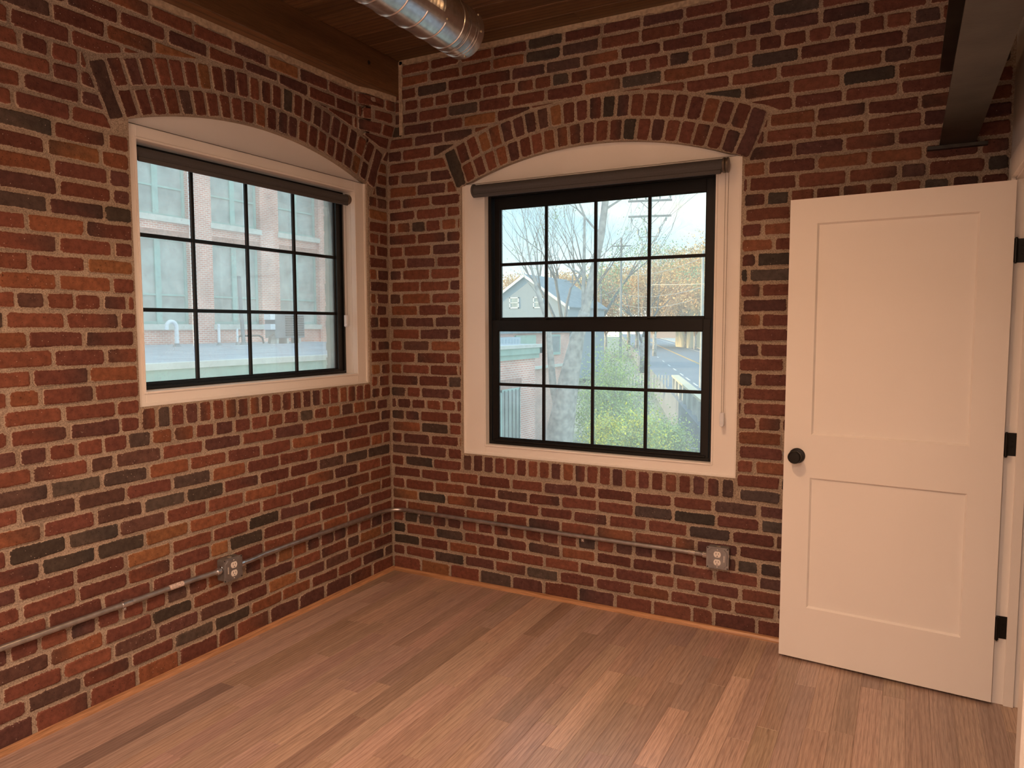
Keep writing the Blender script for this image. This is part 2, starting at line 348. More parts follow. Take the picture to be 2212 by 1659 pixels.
PAL = [((0.190, 0.062, 0.043), 30), ((0.215, 0.072, 0.046), 24), ((0.155, 0.052, 0.040), 28), ((0.250, 0.088, 0.048), 10), ((0.130, 0.052, 0.046), 16), ((0.290, 0.120, 0.058), 3)]
DARK = [(0.110, 0.058, 0.050), (0.095, 0.060, 0.054), (0.125, 0.058, 0.048), (0.105, 0.072, 0.062), (0.072, 0.050, 0.042)]
def brick_col(pd, purple=0.0):
    if rnd() < pd: c = random.choice(DARK)
    else:
        t = rnd() * sum(w for _, w in PAL)
        for c, w in PAL:
            t -= w
            if t <= 0: break
    k = uni(0.82, 1.14); c = [c[0] * k * .90, c[1] * k * 1.02, c[2] * k * .98]
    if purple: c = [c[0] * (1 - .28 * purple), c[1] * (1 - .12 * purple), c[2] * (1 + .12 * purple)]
    return c
def brick_geo(mb, poly, W, flip, pd=0.08, deep=0.03, purple=0.0, bump=None, joint=0.0062, face=None):
    q = inset(poly, joint + uni(-.001, .0012))
    if len(q) < 3 or parea(q) < 2.5e-4: return None
    # drop tiny edges
    qq = [q[i] for i in range(len(q)) if math.dist(q[i], q[i - 1]) > 0.004]
    if len(qq) < 3: return None
    out = []
    n = len(qq)
    for i in range(n):
        p, a, b = qq[i], qq[i - 1], qq[(i + 1) % n]
        for o in (a, b):
            ln = math.dist(p, o); c = min(uni(.003, .011), ln * .3)
            out.append((p[0] + (o[0] - p[0]) * c / ln, p[1] + (o[1] - p[1]) * c / ln))
        ln = math.dist(p, b)
        if ln > 0.13:
            out.append(((p[0] + b[0]) / 2 + uni(-.01, .01), (p[1] + b[1]) / 2 + uni(-.0022, .0022)))
    out = [(x + uni(-.0011, .0011), z + uni(-.0011, .0011)) for x, z in out]
    cu = sum(x for x, _ in out) / len(out); cz = sum(z for _, z in out) / len(out)
    inn = []
    for x, z in out:
        ln = math.hypot(x - cu, z - cz); k = max(0.3, 1 - 0.0075 / max(ln, 1e-4)); 
        dx, dz = x - cu, z - cz
        inn.append((cu + dx - math.copysign(min(.007, abs(dx) * .6), dx), cz + dz - math.copysign(min(.006, abs(dz) * .4), dz)))
    fd = uni(-.0022, .0030) if face is None else face
    tu, tz = uni(-.012, .012), uni(-.02, .02)
    bf = bump or (lambda u, z: 0.0)
    v = [W(x, z, fd + (x - cu) * tu + (z - cz) * tz + bf(x, z)) for x, z in inn]
    v += [W(x, z, fd - .0042 + (x - cu) * tu + (z - cz) * tz + bf(x, z)) for x, z in out]
    v += [W(x, z, -deep) for x, z in out]
    m = len(out)
    f = [tuple(range(m))] + [(i + m, (i + 1) % m + m, (i + 1) % m, i) for i in range(m)] + [(i + 2 * m, (i + 1) % m + 2 * m, (i + 1) % m + m, i + m) for i in range(m)]
    if flip: f = [tuple(reversed(t)) for t in f]
    c = brick_col(pd, purple); c2 = c
    if rnd() < 0.22: c2 = [x * .45 + .02 for x in c]
    sgn = 1 if rnd() < .5 else -1
    wd = max(x for x, _ in out) - cu + 1e-4
    def vc(x):
        t = max(0.0, min(1.0, (sgn * (x - cu) / wd - .1) * 2.2)); return (*[a + (b - a) * t for a, b in zip(c, c2)], 1.0)
    cols = [vc(x) for x, _ in inn] + [vc(x) for x, _ in out] * 2
    edge = [1.0] * m + [0.0] * m + [0.75] * m
    mb.add(v, f, cols, edge)
    return Vector(W(cu, cz, 0)), parea(q)

def seen_size(p, a, nrm):
    v = p - CAM; z = v.dot(fw)
    if z < 0.2: return 0.0
    x = 1106 + FPX * v.dot(rt) / z; y = 829.5 - FPX * v.dot(up) / z
    s = a * FPX * FPX / (z * z) * abs(v.normalized().dot(nrm))
    if x < -40 or x > 2252 or y < -40 or y > 1700: s *= 0.01
    return s

class Arch:
    def __init__(s, ul, ur, zs, rise, th=0.232):
        h = (ur - ul) / 2; s.uc = (ul + ur) / 2; s.R = (h * h + rise * rise) / (2 * rise); s.zc = zs + rise - s.R
        s.a = math.asin(h / s.R); s.th = th; s.ul, s.ur, s.zs = ul, ur, zs
        s.aext = s.a + 0.072 / s.R
    def pt(s, ang, r): return (s.uc + math.sin(ang) * r, s.zc + math.cos(ang) * r)
    def top(s, u): return s.zc + math.sqrt(max(0, s.R ** 2 - (u - s.uc) ** 2))

def wall_bricks(name, parent, W, flip, umax, ztop, op, arch, headers, pdf, nrm, purple=0.0, bump=None, holes=(), seedoff=0):
    # op: (ul, ur, z soldier bottom, z sill)
    ul, ur, zsb, zsl = op
    allb = []
    def emit(poly, deep=0.03, pd=None):
        cu = sum(p[0] for p in poly) / len(poly); cz = sum(p[1] for p in poly) / len(poly)
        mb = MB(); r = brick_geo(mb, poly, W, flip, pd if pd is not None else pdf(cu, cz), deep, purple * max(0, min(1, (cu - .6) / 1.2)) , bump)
        if r:
            hidden = any(h[0] < cu < h[1] and h[2] < cz < h[3] for h in holes)
            allb.append((seen_size(r[0], r[1], nrm) * (0.01 if hidden else 1), mb))
    Rext = arch.R + arch.th + 0.004
    cands = [(-math.sin(t), -math.cos(t), -(math.sin(t) * arch.uc + math.cos(t) * arch.zc + Rext)) for t in [arch.aext * k / 10 for k in range(-10, 11)]]
    for sgn in (-1, 1):
        ang = sgn * arch.aext; nx, nz_ = math.cos(ang) * sgn, -math.sin(ang) * sgn     # outward normal of the skewback
        px, pz = arch.pt(ang, arch.R); cands.append((-nx, -nz_, -(nx * px + nz_ * pz)))
    for k in range(0, 45):
        z0, z1 = zk(k), zk(k + 1)
        if k == 0: z0 = 0.0
        if z0 > ztop - 0.02: break
        z1 = min(z1, ztop)
        pitch = 0.1055 if k in headers else 0.207
        off = (k % 2) * 0.1035 + uni(-.018, .018) if pitch > .15 else uni(0, .1)
        u = -pitch + off
        wob = [uni(-.0025, .0025) for _ in range(60)]
        while u < umax:
            w = pitch * uni(.965, 1.035)
            if pitch > .15 and rnd() < .045: w *= 0.52
            a, b = max(u, 0.0), min(u + w, umax); u += w
            if b - a < 0.03: continue
            i = int(a / .2); poly = [(a, z0 + wob[i % 60]), (b, z0 + wob[(i + 1) % 60]), (b, z1 + wob[(i + 7) % 60] * .6), (a, z1 + wob[(i + 6) % 60] * .6)]
            if z0 < .02: poly[0] = (a, z0); poly[1] = (b, z0)
            deep = 0.03
            # opening with soldier course
            if b > ul and a < ur and z1 > zsb + .003 and z0 < arch.zs - 0.01:
                best = []
                for cc in ((1, 0, ul), (-1, 0, -ur), (0, 1, zsb)):
                    c = clip(poly, *cc)
                    if parea(c) > parea(best): best = c
                poly = best; 
                if a < ul < b or a < ur < b: deep = 0.075
                if abs(b - ul) < .03 or abs(a - ur) < .03: deep = 0.075
            elif (abs(b - ul) < .04 or abs(a - ur) < .04) and z1 > zsl and z0 < arch.zs: deep = 0.075
            if len(poly) < 3 or parea(poly) < 8e-4: continue
            cu = sum(p[0] for p in poly) / len(poly); cz = sum(p[1] for p in poly) / len(poly)
            if z1 > arch.zs - .01 and arch.ul - .3 < cu < arch.ur + .3 and min(math.hypot(p[0] - arch.uc, p[1] - arch.zc) for p in poly + [(cu, cz)]) < Rext + .002:
                best = []
                for cc in cands:
                    c = clip(poly, *cc)
                    if parea(c) > parea(best): best = c
                if parea(best) < parea(poly) * .999: poly = best
            if len(poly) < 3 or parea(poly) < 1.2e-3: continue
            if bump and z0 > 2.46:
                for ss in ((1, 0, .262), (-1, 0, -.262)):
                    c = clip(poly, *ss)
                    if len(c) > 2 and parea(c) > 1.2e-3: emit(c, deep)
                continue
            emit(poly, deep)
    # soldier course under the sill
    nsl = round((ur - ul) / 0.0695); 
    for i in range(nsl):
        a = ul + (ur - ul) * i / nsl; b = ul + (ur - ul) * (i + 1) / nsl
        emit([(a, zsb), (b, zsb), (b, zsl), (a, zsl)], 0.075)
    # two ring arch with long skewback bricks
    n1 = round(arch.a * 2 * arch.R / 0.070)
    for ring in (0, 1):
        ra, rb = (arch.R, arch.R + .114) if ring == 0 else (arch.R + .114, arch.R + arch.th)
        nn = n1 if ring == 0 else n1 + 1
        for i in range(nn):
            t0 = -arch.a + 2 * arch.a * i / nn; t1 = -arch.a + 2 * arch.a * (i + 1) / nn
            ex = uni(-.003, .004) * ring
            emit([arch.pt(t0, ra), arch.pt(t1, ra), arch.pt(t1, rb + ex), arch.pt(t0, rb + ex)], 0.075 if ring == 0 else .03)
    for sgn in (-1, 1):
        t0, t1 = sorted((sgn * arch.a, sgn * arch.aext))
        emit([arch.pt(t0, arch.R), arch.pt(t1, arch.R), arch.pt(t1, arch.R + arch.th), arch.pt(t0, arch.R + arch.th)], .075, 0.5)
    allb.sort(key=lambda t: -t[0])
    for s_, mb in allb[:300]: mb.build('brick', M_brick, parent, recalc=False)
    rest = MB()
    for s_, mb in allb[300:]: rest.add(mb.v, mb.f, mb.c, mb.e)
    o = rest.build('bricks', M_brick, parent, recalc=False); o['kind'] = 'stuff'
    return o

def mortar_wall(name, W, umax, H, op, arch, depth=0.10, d0=-0.0062, bump=None, off=0.004):
    ul, ur, zsb, zsl = op; ul -= off - .006; ur += off - .006
    us = [-0.015, 0.0]
    if bump: us += [0.06, 0.12, 0.17, 0.215, 0.262]
    us += [ul]
    nA = 24
    us += [ul + (ur - ul) * i / nA for i in range(1, nA)] + [ur]
    k = ur + .3
    while k < umax: us.append(k); k += .5
    us.append(umax); us = sorted(set(round(x, 5) for x in us))
    mb = MB()
    def top(u):
        h = arch.zs
        if arch.ul <= u <= arch.ur: h = arch.top(u) + .002
        return max(h, arch.zs)
    for a, b in zip(us[:-1], us[1:]):
        zs_ = [0, 2.47, 2.54, 2.61, 2.69, H] if (bump and b <= .263) else [0, H]
        inside = a >= ul - 1e-4 and b <= ur + 1e-4
        if not inside:
            for z0, z1 in zip(zs_[:-1], zs_[1:]):
                bf = bump or (lambda u, z: 0)
                mb.add([W(a, z0, d0 + bf(a, z0)), W(b, z0, d0 + bf(b, z0)), W(b, z1, d0 + bf(b, z1)), W(a, z1, d0 + bf(a, z1))], [(0, 1, 2, 3)])
        else:
            zl = zsl - off + .003
            ta, tb = top(a), top(b)
            mb.add([W(a, 0, d0), W(b, 0, d0), W(b, zl, d0), W(a, zl, d0)], [(0, 1, 2, 3)])
            mb.add([W(a, ta, d0), W(b, tb, d0), W(b, H, d0), W(a, H, d0)], [(0, 1, 2, 3)])
            mb.add([W(a, ta, d0), W(b, tb, d0), W(b, tb, -depth), W(a, ta, -depth)], [(0, 1, 2, 3)])
            mb.add([W(a, zl, d0), W(b, zl, d0), W(b, zl, -depth), W(a, zl, -depth)], [(0, 1, 2, 3)])
    for u_ in (ul, ur):
        mb.add([W(u_, zsl, d0), W(u_, arch.zs, d0), W(u_, arch.zs, -depth), W(u_, zsl, -depth)], [(0, 1, 2, 3)])
    o = mb.build(name, M_mortar, recalc=False)
    tag(o, kind='structure')
    return o

ARL = Arch(0.20, 1.675, 2.325, 0.131)
ARB = Arch(0.555, 2.020, 2.300, 0.137)
OPL = (0.180, 1.665, 1.073, 1.172)       # left wall opening
OPB = (0.510, 2.062, 0.662, 0.765)       # back wall opening
H = 3.045
wl_o = mortar_wall('wall_left', WL, 4.90, H, OPL, ARL, bump=bump_left)
wb_o = mortar_wall('wall_back', WB, 3.11, H, OPB, ARB)
def pdL(u, z):
    p = 0.05
    if math.hypot((u - 1.75), (z - .82) * 1.6) < .42: p = .62
    if z < .28: p = .18
    if z > 1.9 and z < 2.25 and u > 1.65 and u < 2.1: p = .3
    return p
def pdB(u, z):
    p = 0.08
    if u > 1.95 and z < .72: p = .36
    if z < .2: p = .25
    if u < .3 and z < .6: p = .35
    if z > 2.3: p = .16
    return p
wall_bricks('left', wl_o, WL, True, 4.90, 2.822, OPL, ARL, (4, 14, 22, 35), pdL, Vector((1, 0, 0)), 0.0, bump_left)
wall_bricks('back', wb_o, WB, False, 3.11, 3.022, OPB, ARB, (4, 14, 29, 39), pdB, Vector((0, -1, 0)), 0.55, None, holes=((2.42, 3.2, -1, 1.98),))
M_pale = pmat('pale_mortar', (0.46, 0.37, 0.27), 0.95, nscale=60, namt=0.25, bump=0.8, bscale=180)
# pale mortar fillets at the top of both walls and down the beam end
def ragged_strip(name, W, u0, u1, z0, z1, d, parent, vertical=False):
    mb = MB(); n = int(abs((z1 - z0) if vertical else (u1 - u0)) / .03)
    a, b = [], []
    for i in range(n + 1):
        t = i / n
        if vertical: z = z0 + (z1 - z0) * t; a.append((u0, z)); b.append((u1 + uni(-.005, .005), z))
        else: u = u0 + (u1 - u0) * t; a.append((u, z1)); b.append((u, z0 + uni(-.007, .006)))
    for i in range(n):
        mb.add([W(*a[i], d), W(*a[i + 1], d), W(*b[i + 1], d), W(*b[i], d), W(*b[i + 1], d - .008), W(*b[i], d - .008)], [(0, 1, 2, 3), (3, 2, 4, 5)])
    return mb.build(name, M_pale, parent, recalc=False)
ragged_strip('mortar_fillet', WB, 0.10, 3.11, 3.019, 3.045, 0.004, wb_o)
ragged_strip('mortar_fillet', WB, 0.094, 0.118, 2.62, 3.04, 0.004, wb_o, True)
ragged_strip('mortar_fillet', WL, 0.255, 4.9, 2.819, 2.846, 0.004, wl_o)
ragged_strip('mortar_fillet', lambda u, z, d: WL(u, z, d + bump_left(u, z)), 0.0, 0.265, 2.815, 2.846, 0.002, wl_o)

# outer skins of the two outside walls, with the window holes
def skin(name, fn, a0, a1, hole, parent, th=0.04):
    mb = MB(); h0, h1, z0, z1 = hole
    for A0, A1, Z0, Z1 in ((a0, h0, -.3, 3.3), (h1, a1, -.3, 3.3), (h0, h1, -.3, z0), (h0, h1, z1, 3.3)):
        mb.add([fn(A0, Z0, 0), fn(A1, Z0, 0), fn(A1, Z1, 0), fn(A0, Z1, 0), fn(A0, Z0, th), fn(A1, Z0, th), fn(A1, Z1, th), fn(A0, Z1, th)],
               [(0, 1, 2, 3), (7, 6, 5, 4), (0, 4, 5, 1), (1, 5, 6, 2), (2, 6, 7, 3), (3, 7, 4, 0)])
    return mb.build(name, M_extw, parent)
M_extw = ext_brick_mat('outer_brick_skin', (0.30, 0.11, 0.07), (0.24, 0.08, 0.055), (0.4, 0.33, 0.27))
skin('outer_skin', lambda a, z, t: (-0.16 - t, a, z), -5.1, 0.3, (-1.64, -0.262, 1.225, 2.275), wl_o)
skin('outer_skin', lambda a, z, t: (a, 0.145 + t, z), -0.3, 4.6, (0.650, 1.945, 0.815, 2.25), wb_o)

# ------------------------------------------------------------------ floor, ceiling, other walls
fl = MB().box(-0.16, 4.6, -5.1, 0.14, -0.06, -0.014).build('floor', M_slot); tag(fl, kind='structure')
x = 0.004; pw = 0.0826
while x < 3.50:
    hall = x > 3.10; y = -0.12 if hall else 0.0; x1 = x + pw; YE = -2.0 if hall else -4.9
    first = True
    while y > YE + 1e-4:
        L_ = uni(.35, 1.25) if not first else uni(.15, 1.1); first = False
        y2 = max(YE, y - L_)
        if y2 < YE + .15: y2 = YE
        b = .0006; z0_, z1_ = -.014, 0.0
        g = .00015
        X0, X1, Y0, Y1 = x + g, x1 - g, y2 + g, y - g
        v = [(X0, Y0, z0_), (X1, Y0, z0_), (X1, Y1, z0_), (X0, Y1, z0_), (X0, Y0, -b), (X1, Y0, -b), (X1, Y1, -b), (X0, Y1, -b),
             (X0 + b, Y0 + b, 0), (X1 - b, Y0 + b, 0), (X1 - b, Y1 - b, 0), (X0 + b, Y1 - b, 0)]
        f = [(8, 9, 10, 11), (4, 5, 9, 8), (5, 6, 10, 9), (6, 7, 11, 10), (7, 4, 8, 11), (0, 1, 5, 4), (1, 2, 6, 5), (2, 3, 7, 6), (3, 0, 4, 7)]
        t = rnd(); k = uni(.88, 1.12)
        if t < .08: k *= .76
        elif t > .9: k *= 1.14
        c = (k * uni(.97, 1.03), k * uni(.96, 1.02), k * uni(.93, 1.05), 1)
        MB().add(v, f, [c] * 12).build('floor_plank', M_floor, fl, recalc=False)
        y = y2
    x += pw
hb_ = MB()
for q in ((x, 4.6, -5.1, 0.14), (3.13, x, -5.1, -2.0)): hb_.box(q[0], q[1], q[2], q[3], -.014, 0); hb_.c += [(1, 1, 1, 1)] * 8
hb_ = hb_.build('hall_boards', M_floor, fl); hb_['kind'] = 'stuff'

ce = MB().box(-0.2, 4.6, -5.1, 0.18, H + .02, H + .12).build('ceiling', M_ceil); tag(ce, kind='structure')
y = 0.0
while y > -4.95:
    w = 0.1365; k = uni(.8, 1.2); c = (k, k * uni(.95, 1.03), k, 1); z0, z1, b = H, H + .02, .004
    xs = [0.09, uni(.9, 2.4), 3.115] if rnd() < .6 else [.09, 3.115]
    for xa, xb in zip(xs[:-1], xs[1:]):
        k2 = uni(.9, 1.1); c2 = tuple(q * k2 for q in c[:3]) + (1,)
        X0, X1, Y0, Y1 = xa + .0005, xb - .0005, y - w + .0008, y - .0008
        v = [(X0, Y0, z1), (X1, Y0, z1), (X1, Y1, z1), (X0, Y1, z1), (X0, Y0, z0 + b), (X1, Y0, z0 + b), (X1, Y1, z0 + b), (X0, Y1, z0 + b), (X0, Y0 + b, z0), (X1, Y0 + b, z0), (X1, Y1 - b, z0), (X0, Y1 - b, z0)]
        f = [(11, 10, 9, 8), (8, 9, 5, 4), (9, 10, 6, 5), (10, 11, 7, 6), (11, 8, 4, 7), (4, 5, 1, 0), (5, 6, 2, 1), (6, 7, 3, 2), (7, 4, 0, 3)]
        MB().add(v, f, [c2] * 12).build('ceiling_board', M_ceil, ce, recalc=False)
    y -= w

# right wall with door opening, far side hall, wall behind the camera
OY0, OY1, OH = -1.030, -0.205, 2.052         # opening
wr_o = MB()
for y0, y1, z0, z1 in ((OY1 + .02, 0.14, 0, H), (-5.1, OY0 - .02, 0, H), (OY0 - .02, OY1 + .02, OH + .02, H)):
    wr_o.box(3.11, 3.226, y0, y1, z0, z1)
wr_o = tag(wr_o.build('wall_right', M_wall), kind='structure')
tag(MB().box(-0.16, 3.11, -5.02, -4.90, 0, H).build('wall_front', M_wall), kind='structure')
tag(MB().box(4.5, 4.6, -5.1, 0.14, 0, H).build('wall_hall', M_wall), kind='structure')
MB().box(3.226, 4.5, -5.1, -5.0, 0, H).build('hall_end', M_wall, wr_o)
MB().box(3.226, 4.5, 0.0, 0.14, 0, H).build('hall_end', M_wall, wr_o)

# shoe mouldings
def quarter(name, fn, l0, l1, mat):
    n = 5; pr = [(0.0, 0.0)] + [(0.020 * math.sin(PI / 2 * i / n) , 0.021 * math.cos(PI / 2 * i / n)) for i in range(n + 1)]
    mb = MB(); v = [fn(l0, a, b) for a, b in pr] + [fn(l1, a, b) for a, b in pr]; m = len(pr)
    f = [tuple(range(m)), tuple(range(m, 2 * m))] + [(i, (i + 1) % m, (i + 1) % m + m, i + m) for i in range(m)]
    return mb.add(v, f).build(name, mat)
tag(quarter('baseboard_left', lambda l, a, b: (a + .003, -l, b), 0.002, 4.9, M_shoe), kind='structure')
tag(quarter('baseboard_back', lambda l, a, b: (l, -a - .003, b), 0.022, 3.10, M_shoe2), kind='structure')

# timber beam on the left wall
bm_ = MB()
bm_.box(0.0, 0.095, -4.9, -0.004, 2.846, H)
beam = bm_.build('timber_beam', M_beam, bevel=.003)
tag(beam, 'dark stained timber beam running along the ceiling edge above the left brick wall', 'beam')
MB().lathe([(.011, 0), (.011, .002)], (0.0952, -0.275, 2.955), (1, 0, 0), 14).build('bolt_hole', M_slot, beam)

# steel I beam top right
ib = empty('steel_beam', (2.92, -2.4, 2.24))
tag(ib, 'dark steel I beam bearing on the brick back wall, top right above the open white door', 'steel beam')
def child(mb, name, mat, par, **kw):
    o = mb.build(name, mat, par, **kw)
    o.matrix_parent_inverse = Matrix.Translation(par.location).inverted() if not par.rotation_euler.z else (Matrix.Translation(par.location) @ Matrix.Rotation(par.rotation_euler.z, 4, 'Z')).inverted()
    return o
child(MB().box(2.857, 2.985, -4.88, -0.006, 2.240, 2.250), 'bottom_flange', M_steel, ib)
child(MB().box(2.847, 2.985, -4.88, -0.006, 2.540, 2.552), 'top_flange', M_steel, ib)
child(MB().box(2.917, 2.924, -4.88, -0.006, 2.250, 2.540), 'web', M_steel, ib)
child(MB().box(2.814, 3.027, -0.035, -0.004, 2.226, 2.2395), 'bearing_plate', M_steel, ib)

# ------------------------------------------------------------------ windows
def frame_ring(mb, W, u0, u1, z0, z1, w, d0, d1, wt=None, wb_=None):
    wt = w if wt is None else wt; wb_ = w if wb_ is None else wb_
    for a0, a1, b0, b1 in ((u0, u0 + w, z0, z1), (u1 - w, u1, z0, z1), (u0 + w, u1 - w, z1 - wt, z1), (u0 + w, u1 - w, z0, z0 + wb_)):
        p, q = W(a0, b0, d0), W(a1, b1, d1); mb.box(p[0], q[0], p[1], q[1], p[2], q[2])
    return mb
def wbox(W, u0, u1, z0, z1, d0, d1):
    p, q = W(u0, z0, d0), W(u1, z1, d1); return MB().box(p[0], q[0], p[1], q[1], p[2], q[2])

def sash(win, W, us, zs, dface, dglass, dmunt, bars, outer, gm, name='sash', mw=0.017):
    # us, zs: pane grid lines (centres of muntins, ends = glass edges); outer: (u0,u1,z0,z1)
    s = MB(); u0, u1, z0, z1 = outer
    for a0, a1, b0, b1 in ((u0, us[0], z0, z1), (us[-1], u1, z0, z1), (us[0], us[-1], zs[-1], z1), (us[0], us[-1], z0, zs[0])):
        p, q = W(a0, b0, dface), W(a1, b1, dglass - .012); s.box(p[0], q[0], p[1], q[1], p[2], q[2])
    # inner glazing lip
    frame_ring(s, W, us[0] - .001, us[-1] + .001, zs[0] - .001, zs[-1] + .001, .006, dglass + .014, dglass + .004)
    so_ = s.build(name, M_black, win, bevel=.0015)
    for uu in us[1:-1]: wbox(W, uu - mw / 2, uu + mw / 2, zs[0], zs[-1], dmunt + .008, dmunt - .006).build('muntin', M_black, so_, bevel=.002)
    for zz in zs[1:-1]: wbox(W, us[0], us[-1], zz - mw / 2, zz + mw / 2, dmunt + .0075, dmunt - .0055).build('muntin', M_black, so_, bevel=.002)
    for i in range(len(us) - 1):
        for j in range(len(zs) - 1):
            wbox(W, us[i] + (mw / 2 if i else 0), us[i + 1] - (mw / 2 if i < len(us) - 2 else 0), zs[j] + (mw / 2 if j else 0), zs[j + 1] - (mw / 2 if j < len(zs) - 2 else 0), dglass, dglass - .003).build('pane', gm, so_)
    return so_
def casing(win, W, ou, oz, iu, iz, dc, dret, label=None):
    (u0, u1), (z0, z1), (a0, a1), (b0, b1) = ou, oz, iu, iz
    th = .030
    for nm, q in (('side_casing', (u0, a0, z0, z1)), ('side_casing', (a1, u1, z0, z1)), ('head_casing', (a0, a1, b1, z1)), ('sill_casing', (a0, a1, z0, b0))):
        wbox(W, q[0], q[1], q[2], q[3], dc - th, dc).build(nm, M_white, win, bevel=.0018)
    # raised back band bead on the sill and inner bead
    frame_ring(MB(), W, a0 - .010, a1 + .010, b0 - .010, b1 + .010, .010, dc - .004, dc + .005).build('inner_bead', M_white, win, bevel=.0015)
    frame_ring(MB(), W, u0, u1, z0, z1, .016, dc, dc + .006, wt=.0).build('back_band', M_white, win, bevel=.0015)
    m = MB(); t = .014
    for c0, c1, e0, e1 in ((a0 - t, a0, b0 - t, b1 + t), (a1, a1 + t, b0 - t, b1 + t), (a0, a1, b1, b1 + t), (a0, a1, b0 - t, b0)):
        p, q = W(c0, e0, dc - th), W(c1, e1, dret); m.box(p[0], q[0], p[1], q[1], p[2], q[2])
    m.build('jamb_lining', M_white, win)
def tympanum(win, W, arch, z0, d, ul, ur):
    n = 24; v = []; f = []
    A = [(arch.ul - .012 + (arch.ur - arch.ul + .024) * i / n) for i in range(n + 1)]
    poly = [(ur, z0), (ur, arch.zs + .0)] if False else []
    top = [(u, (arch.top(min(max(u, arch.ul), arch.ur)) + .012)) for u in A]
    poly = [(A[0], z0), (A[-1], z0)] + list(reversed(top))
    mb = MB().prism(poly, W, d - .02, d)
    return mb.build('arch_panel', M_white, win)

# window 1 (left wall): u = -y
w1 = tag(empty('window_1', (-0.1, -0.95, 1.2)), kind='structure')
def adopt(root):
    for c in root.children: c.matrix_parent_inverse = Matrix.Translation(root.location).inverted()
casing(w1, WL, (0.181, 1.70), (1.168, 2.322), (0.275, 1.620), (1.232, 2.264), -.026, -.108)
tympanum(w1, WL, ARL, 2.30, -.040, .18, 1.68)
us1 = [0.322, 0.636, 0.954, 1.270, 1.584]; zs1 = [1.258, 1.576, 1.896, 2.214]
frame_ring(MB(), WL, .262, 1.634, 1.222, 2.276, .022, -.108, -.165).build('frame', M_black, w1, bevel=.0015)
sash(w1, WL, us1, zs1, -.120, -.150, -.143, None, (.284, 1.612, 1.238, 2.252), M_glassL)
wbox(WL, .284, 1.612, 1.236, 1.247, -.100, -.120).build('stop_bead', M_black, w1, bevel=.001)
adopt(w1)
# outside reveal: green grey frame strip with ragged sealant edge
M_grn = pmat('grey_green_paint', (0.14, 0.21, 0.19), 0.5, nscale=8, namt=0.2)
rv = MB(); rvp = [(-.166 , -.316)]
for i in range(24):
    z0, z1 = 1.235 + i * .043, 1.235 + (i + 1) * .043
    a, b = -.232 + uni(-.006, .006), -.232 + uni(-.006, .006)
    rv.add([(-.166, -.300, z0), (a, -.300, z0), (b, -.300, z1), (-.166, -.300, z1), (-.166, -.270, z0), (a, -.270, z0), (b, -.270, z1), (-.166, -.270, z1)],
           [(0, 1, 2, 3), (1, 5, 6, 2), (4, 5, 1, 0), (2, 6, 7, 3)])
o = rv.build('outer_reveal', M_grn, w1); o.matrix_parent_inverse = Matrix.Translation(w1.location).inverted()

# window 2 (back wall)
w2 = tag(empty('window_2', (1.29, 0.08, 0.8)), kind='structure')
casing(w2, WB, (0.506, 2.066), (0.760, 2.300), (0.658, 1.936), (0.826, 2.242), -.024, -.062)
tympanum(w2, WB, ARB, 2.285, -.036, .51, 2.06)
us2 = [0.714, 1.0, 1.290, 1.585, 1.876]
frame_ring(MB(), WB, .646, 1.948, .814, 2.254, .030, -.060, -.150, wt=.03).build('frame', M_black, w2, bevel=.0015)
sash(w2, WB, us2, [1.546, 1.850, 2.162], -.092, -.115, -.108, None, (.680, 1.914, 1.500, 2.224), M_glassB, 'upper_sash')
ls = sash(w2, WB, us2, [0.862, 1.171, 1.477], -.064, -.084, -.077, None, (.680, 1.914, .836, 1.536), M_glassB, 'lower_sash')
for uu in (1.005, 1.58):
    c = MB(); p, q = WB(uu - .012, 1.536, -.066), WB(uu + .012, 1.550, -.086); c.box(p[0], q[0], p[1], q[1], p[2], q[2])
    c.tube([WB(uu, 1.5455, -.070), WB(uu + .055, 1.5445, -.074)], .0045, 8)
    c.build('sash_lock', M_black, ls, bevel=.001)
wbox(WB, .70, 1.90, .846, .856, -.052, -.066).build('sash_lift', M_black, ls, bevel=.002)
adopt(w2)

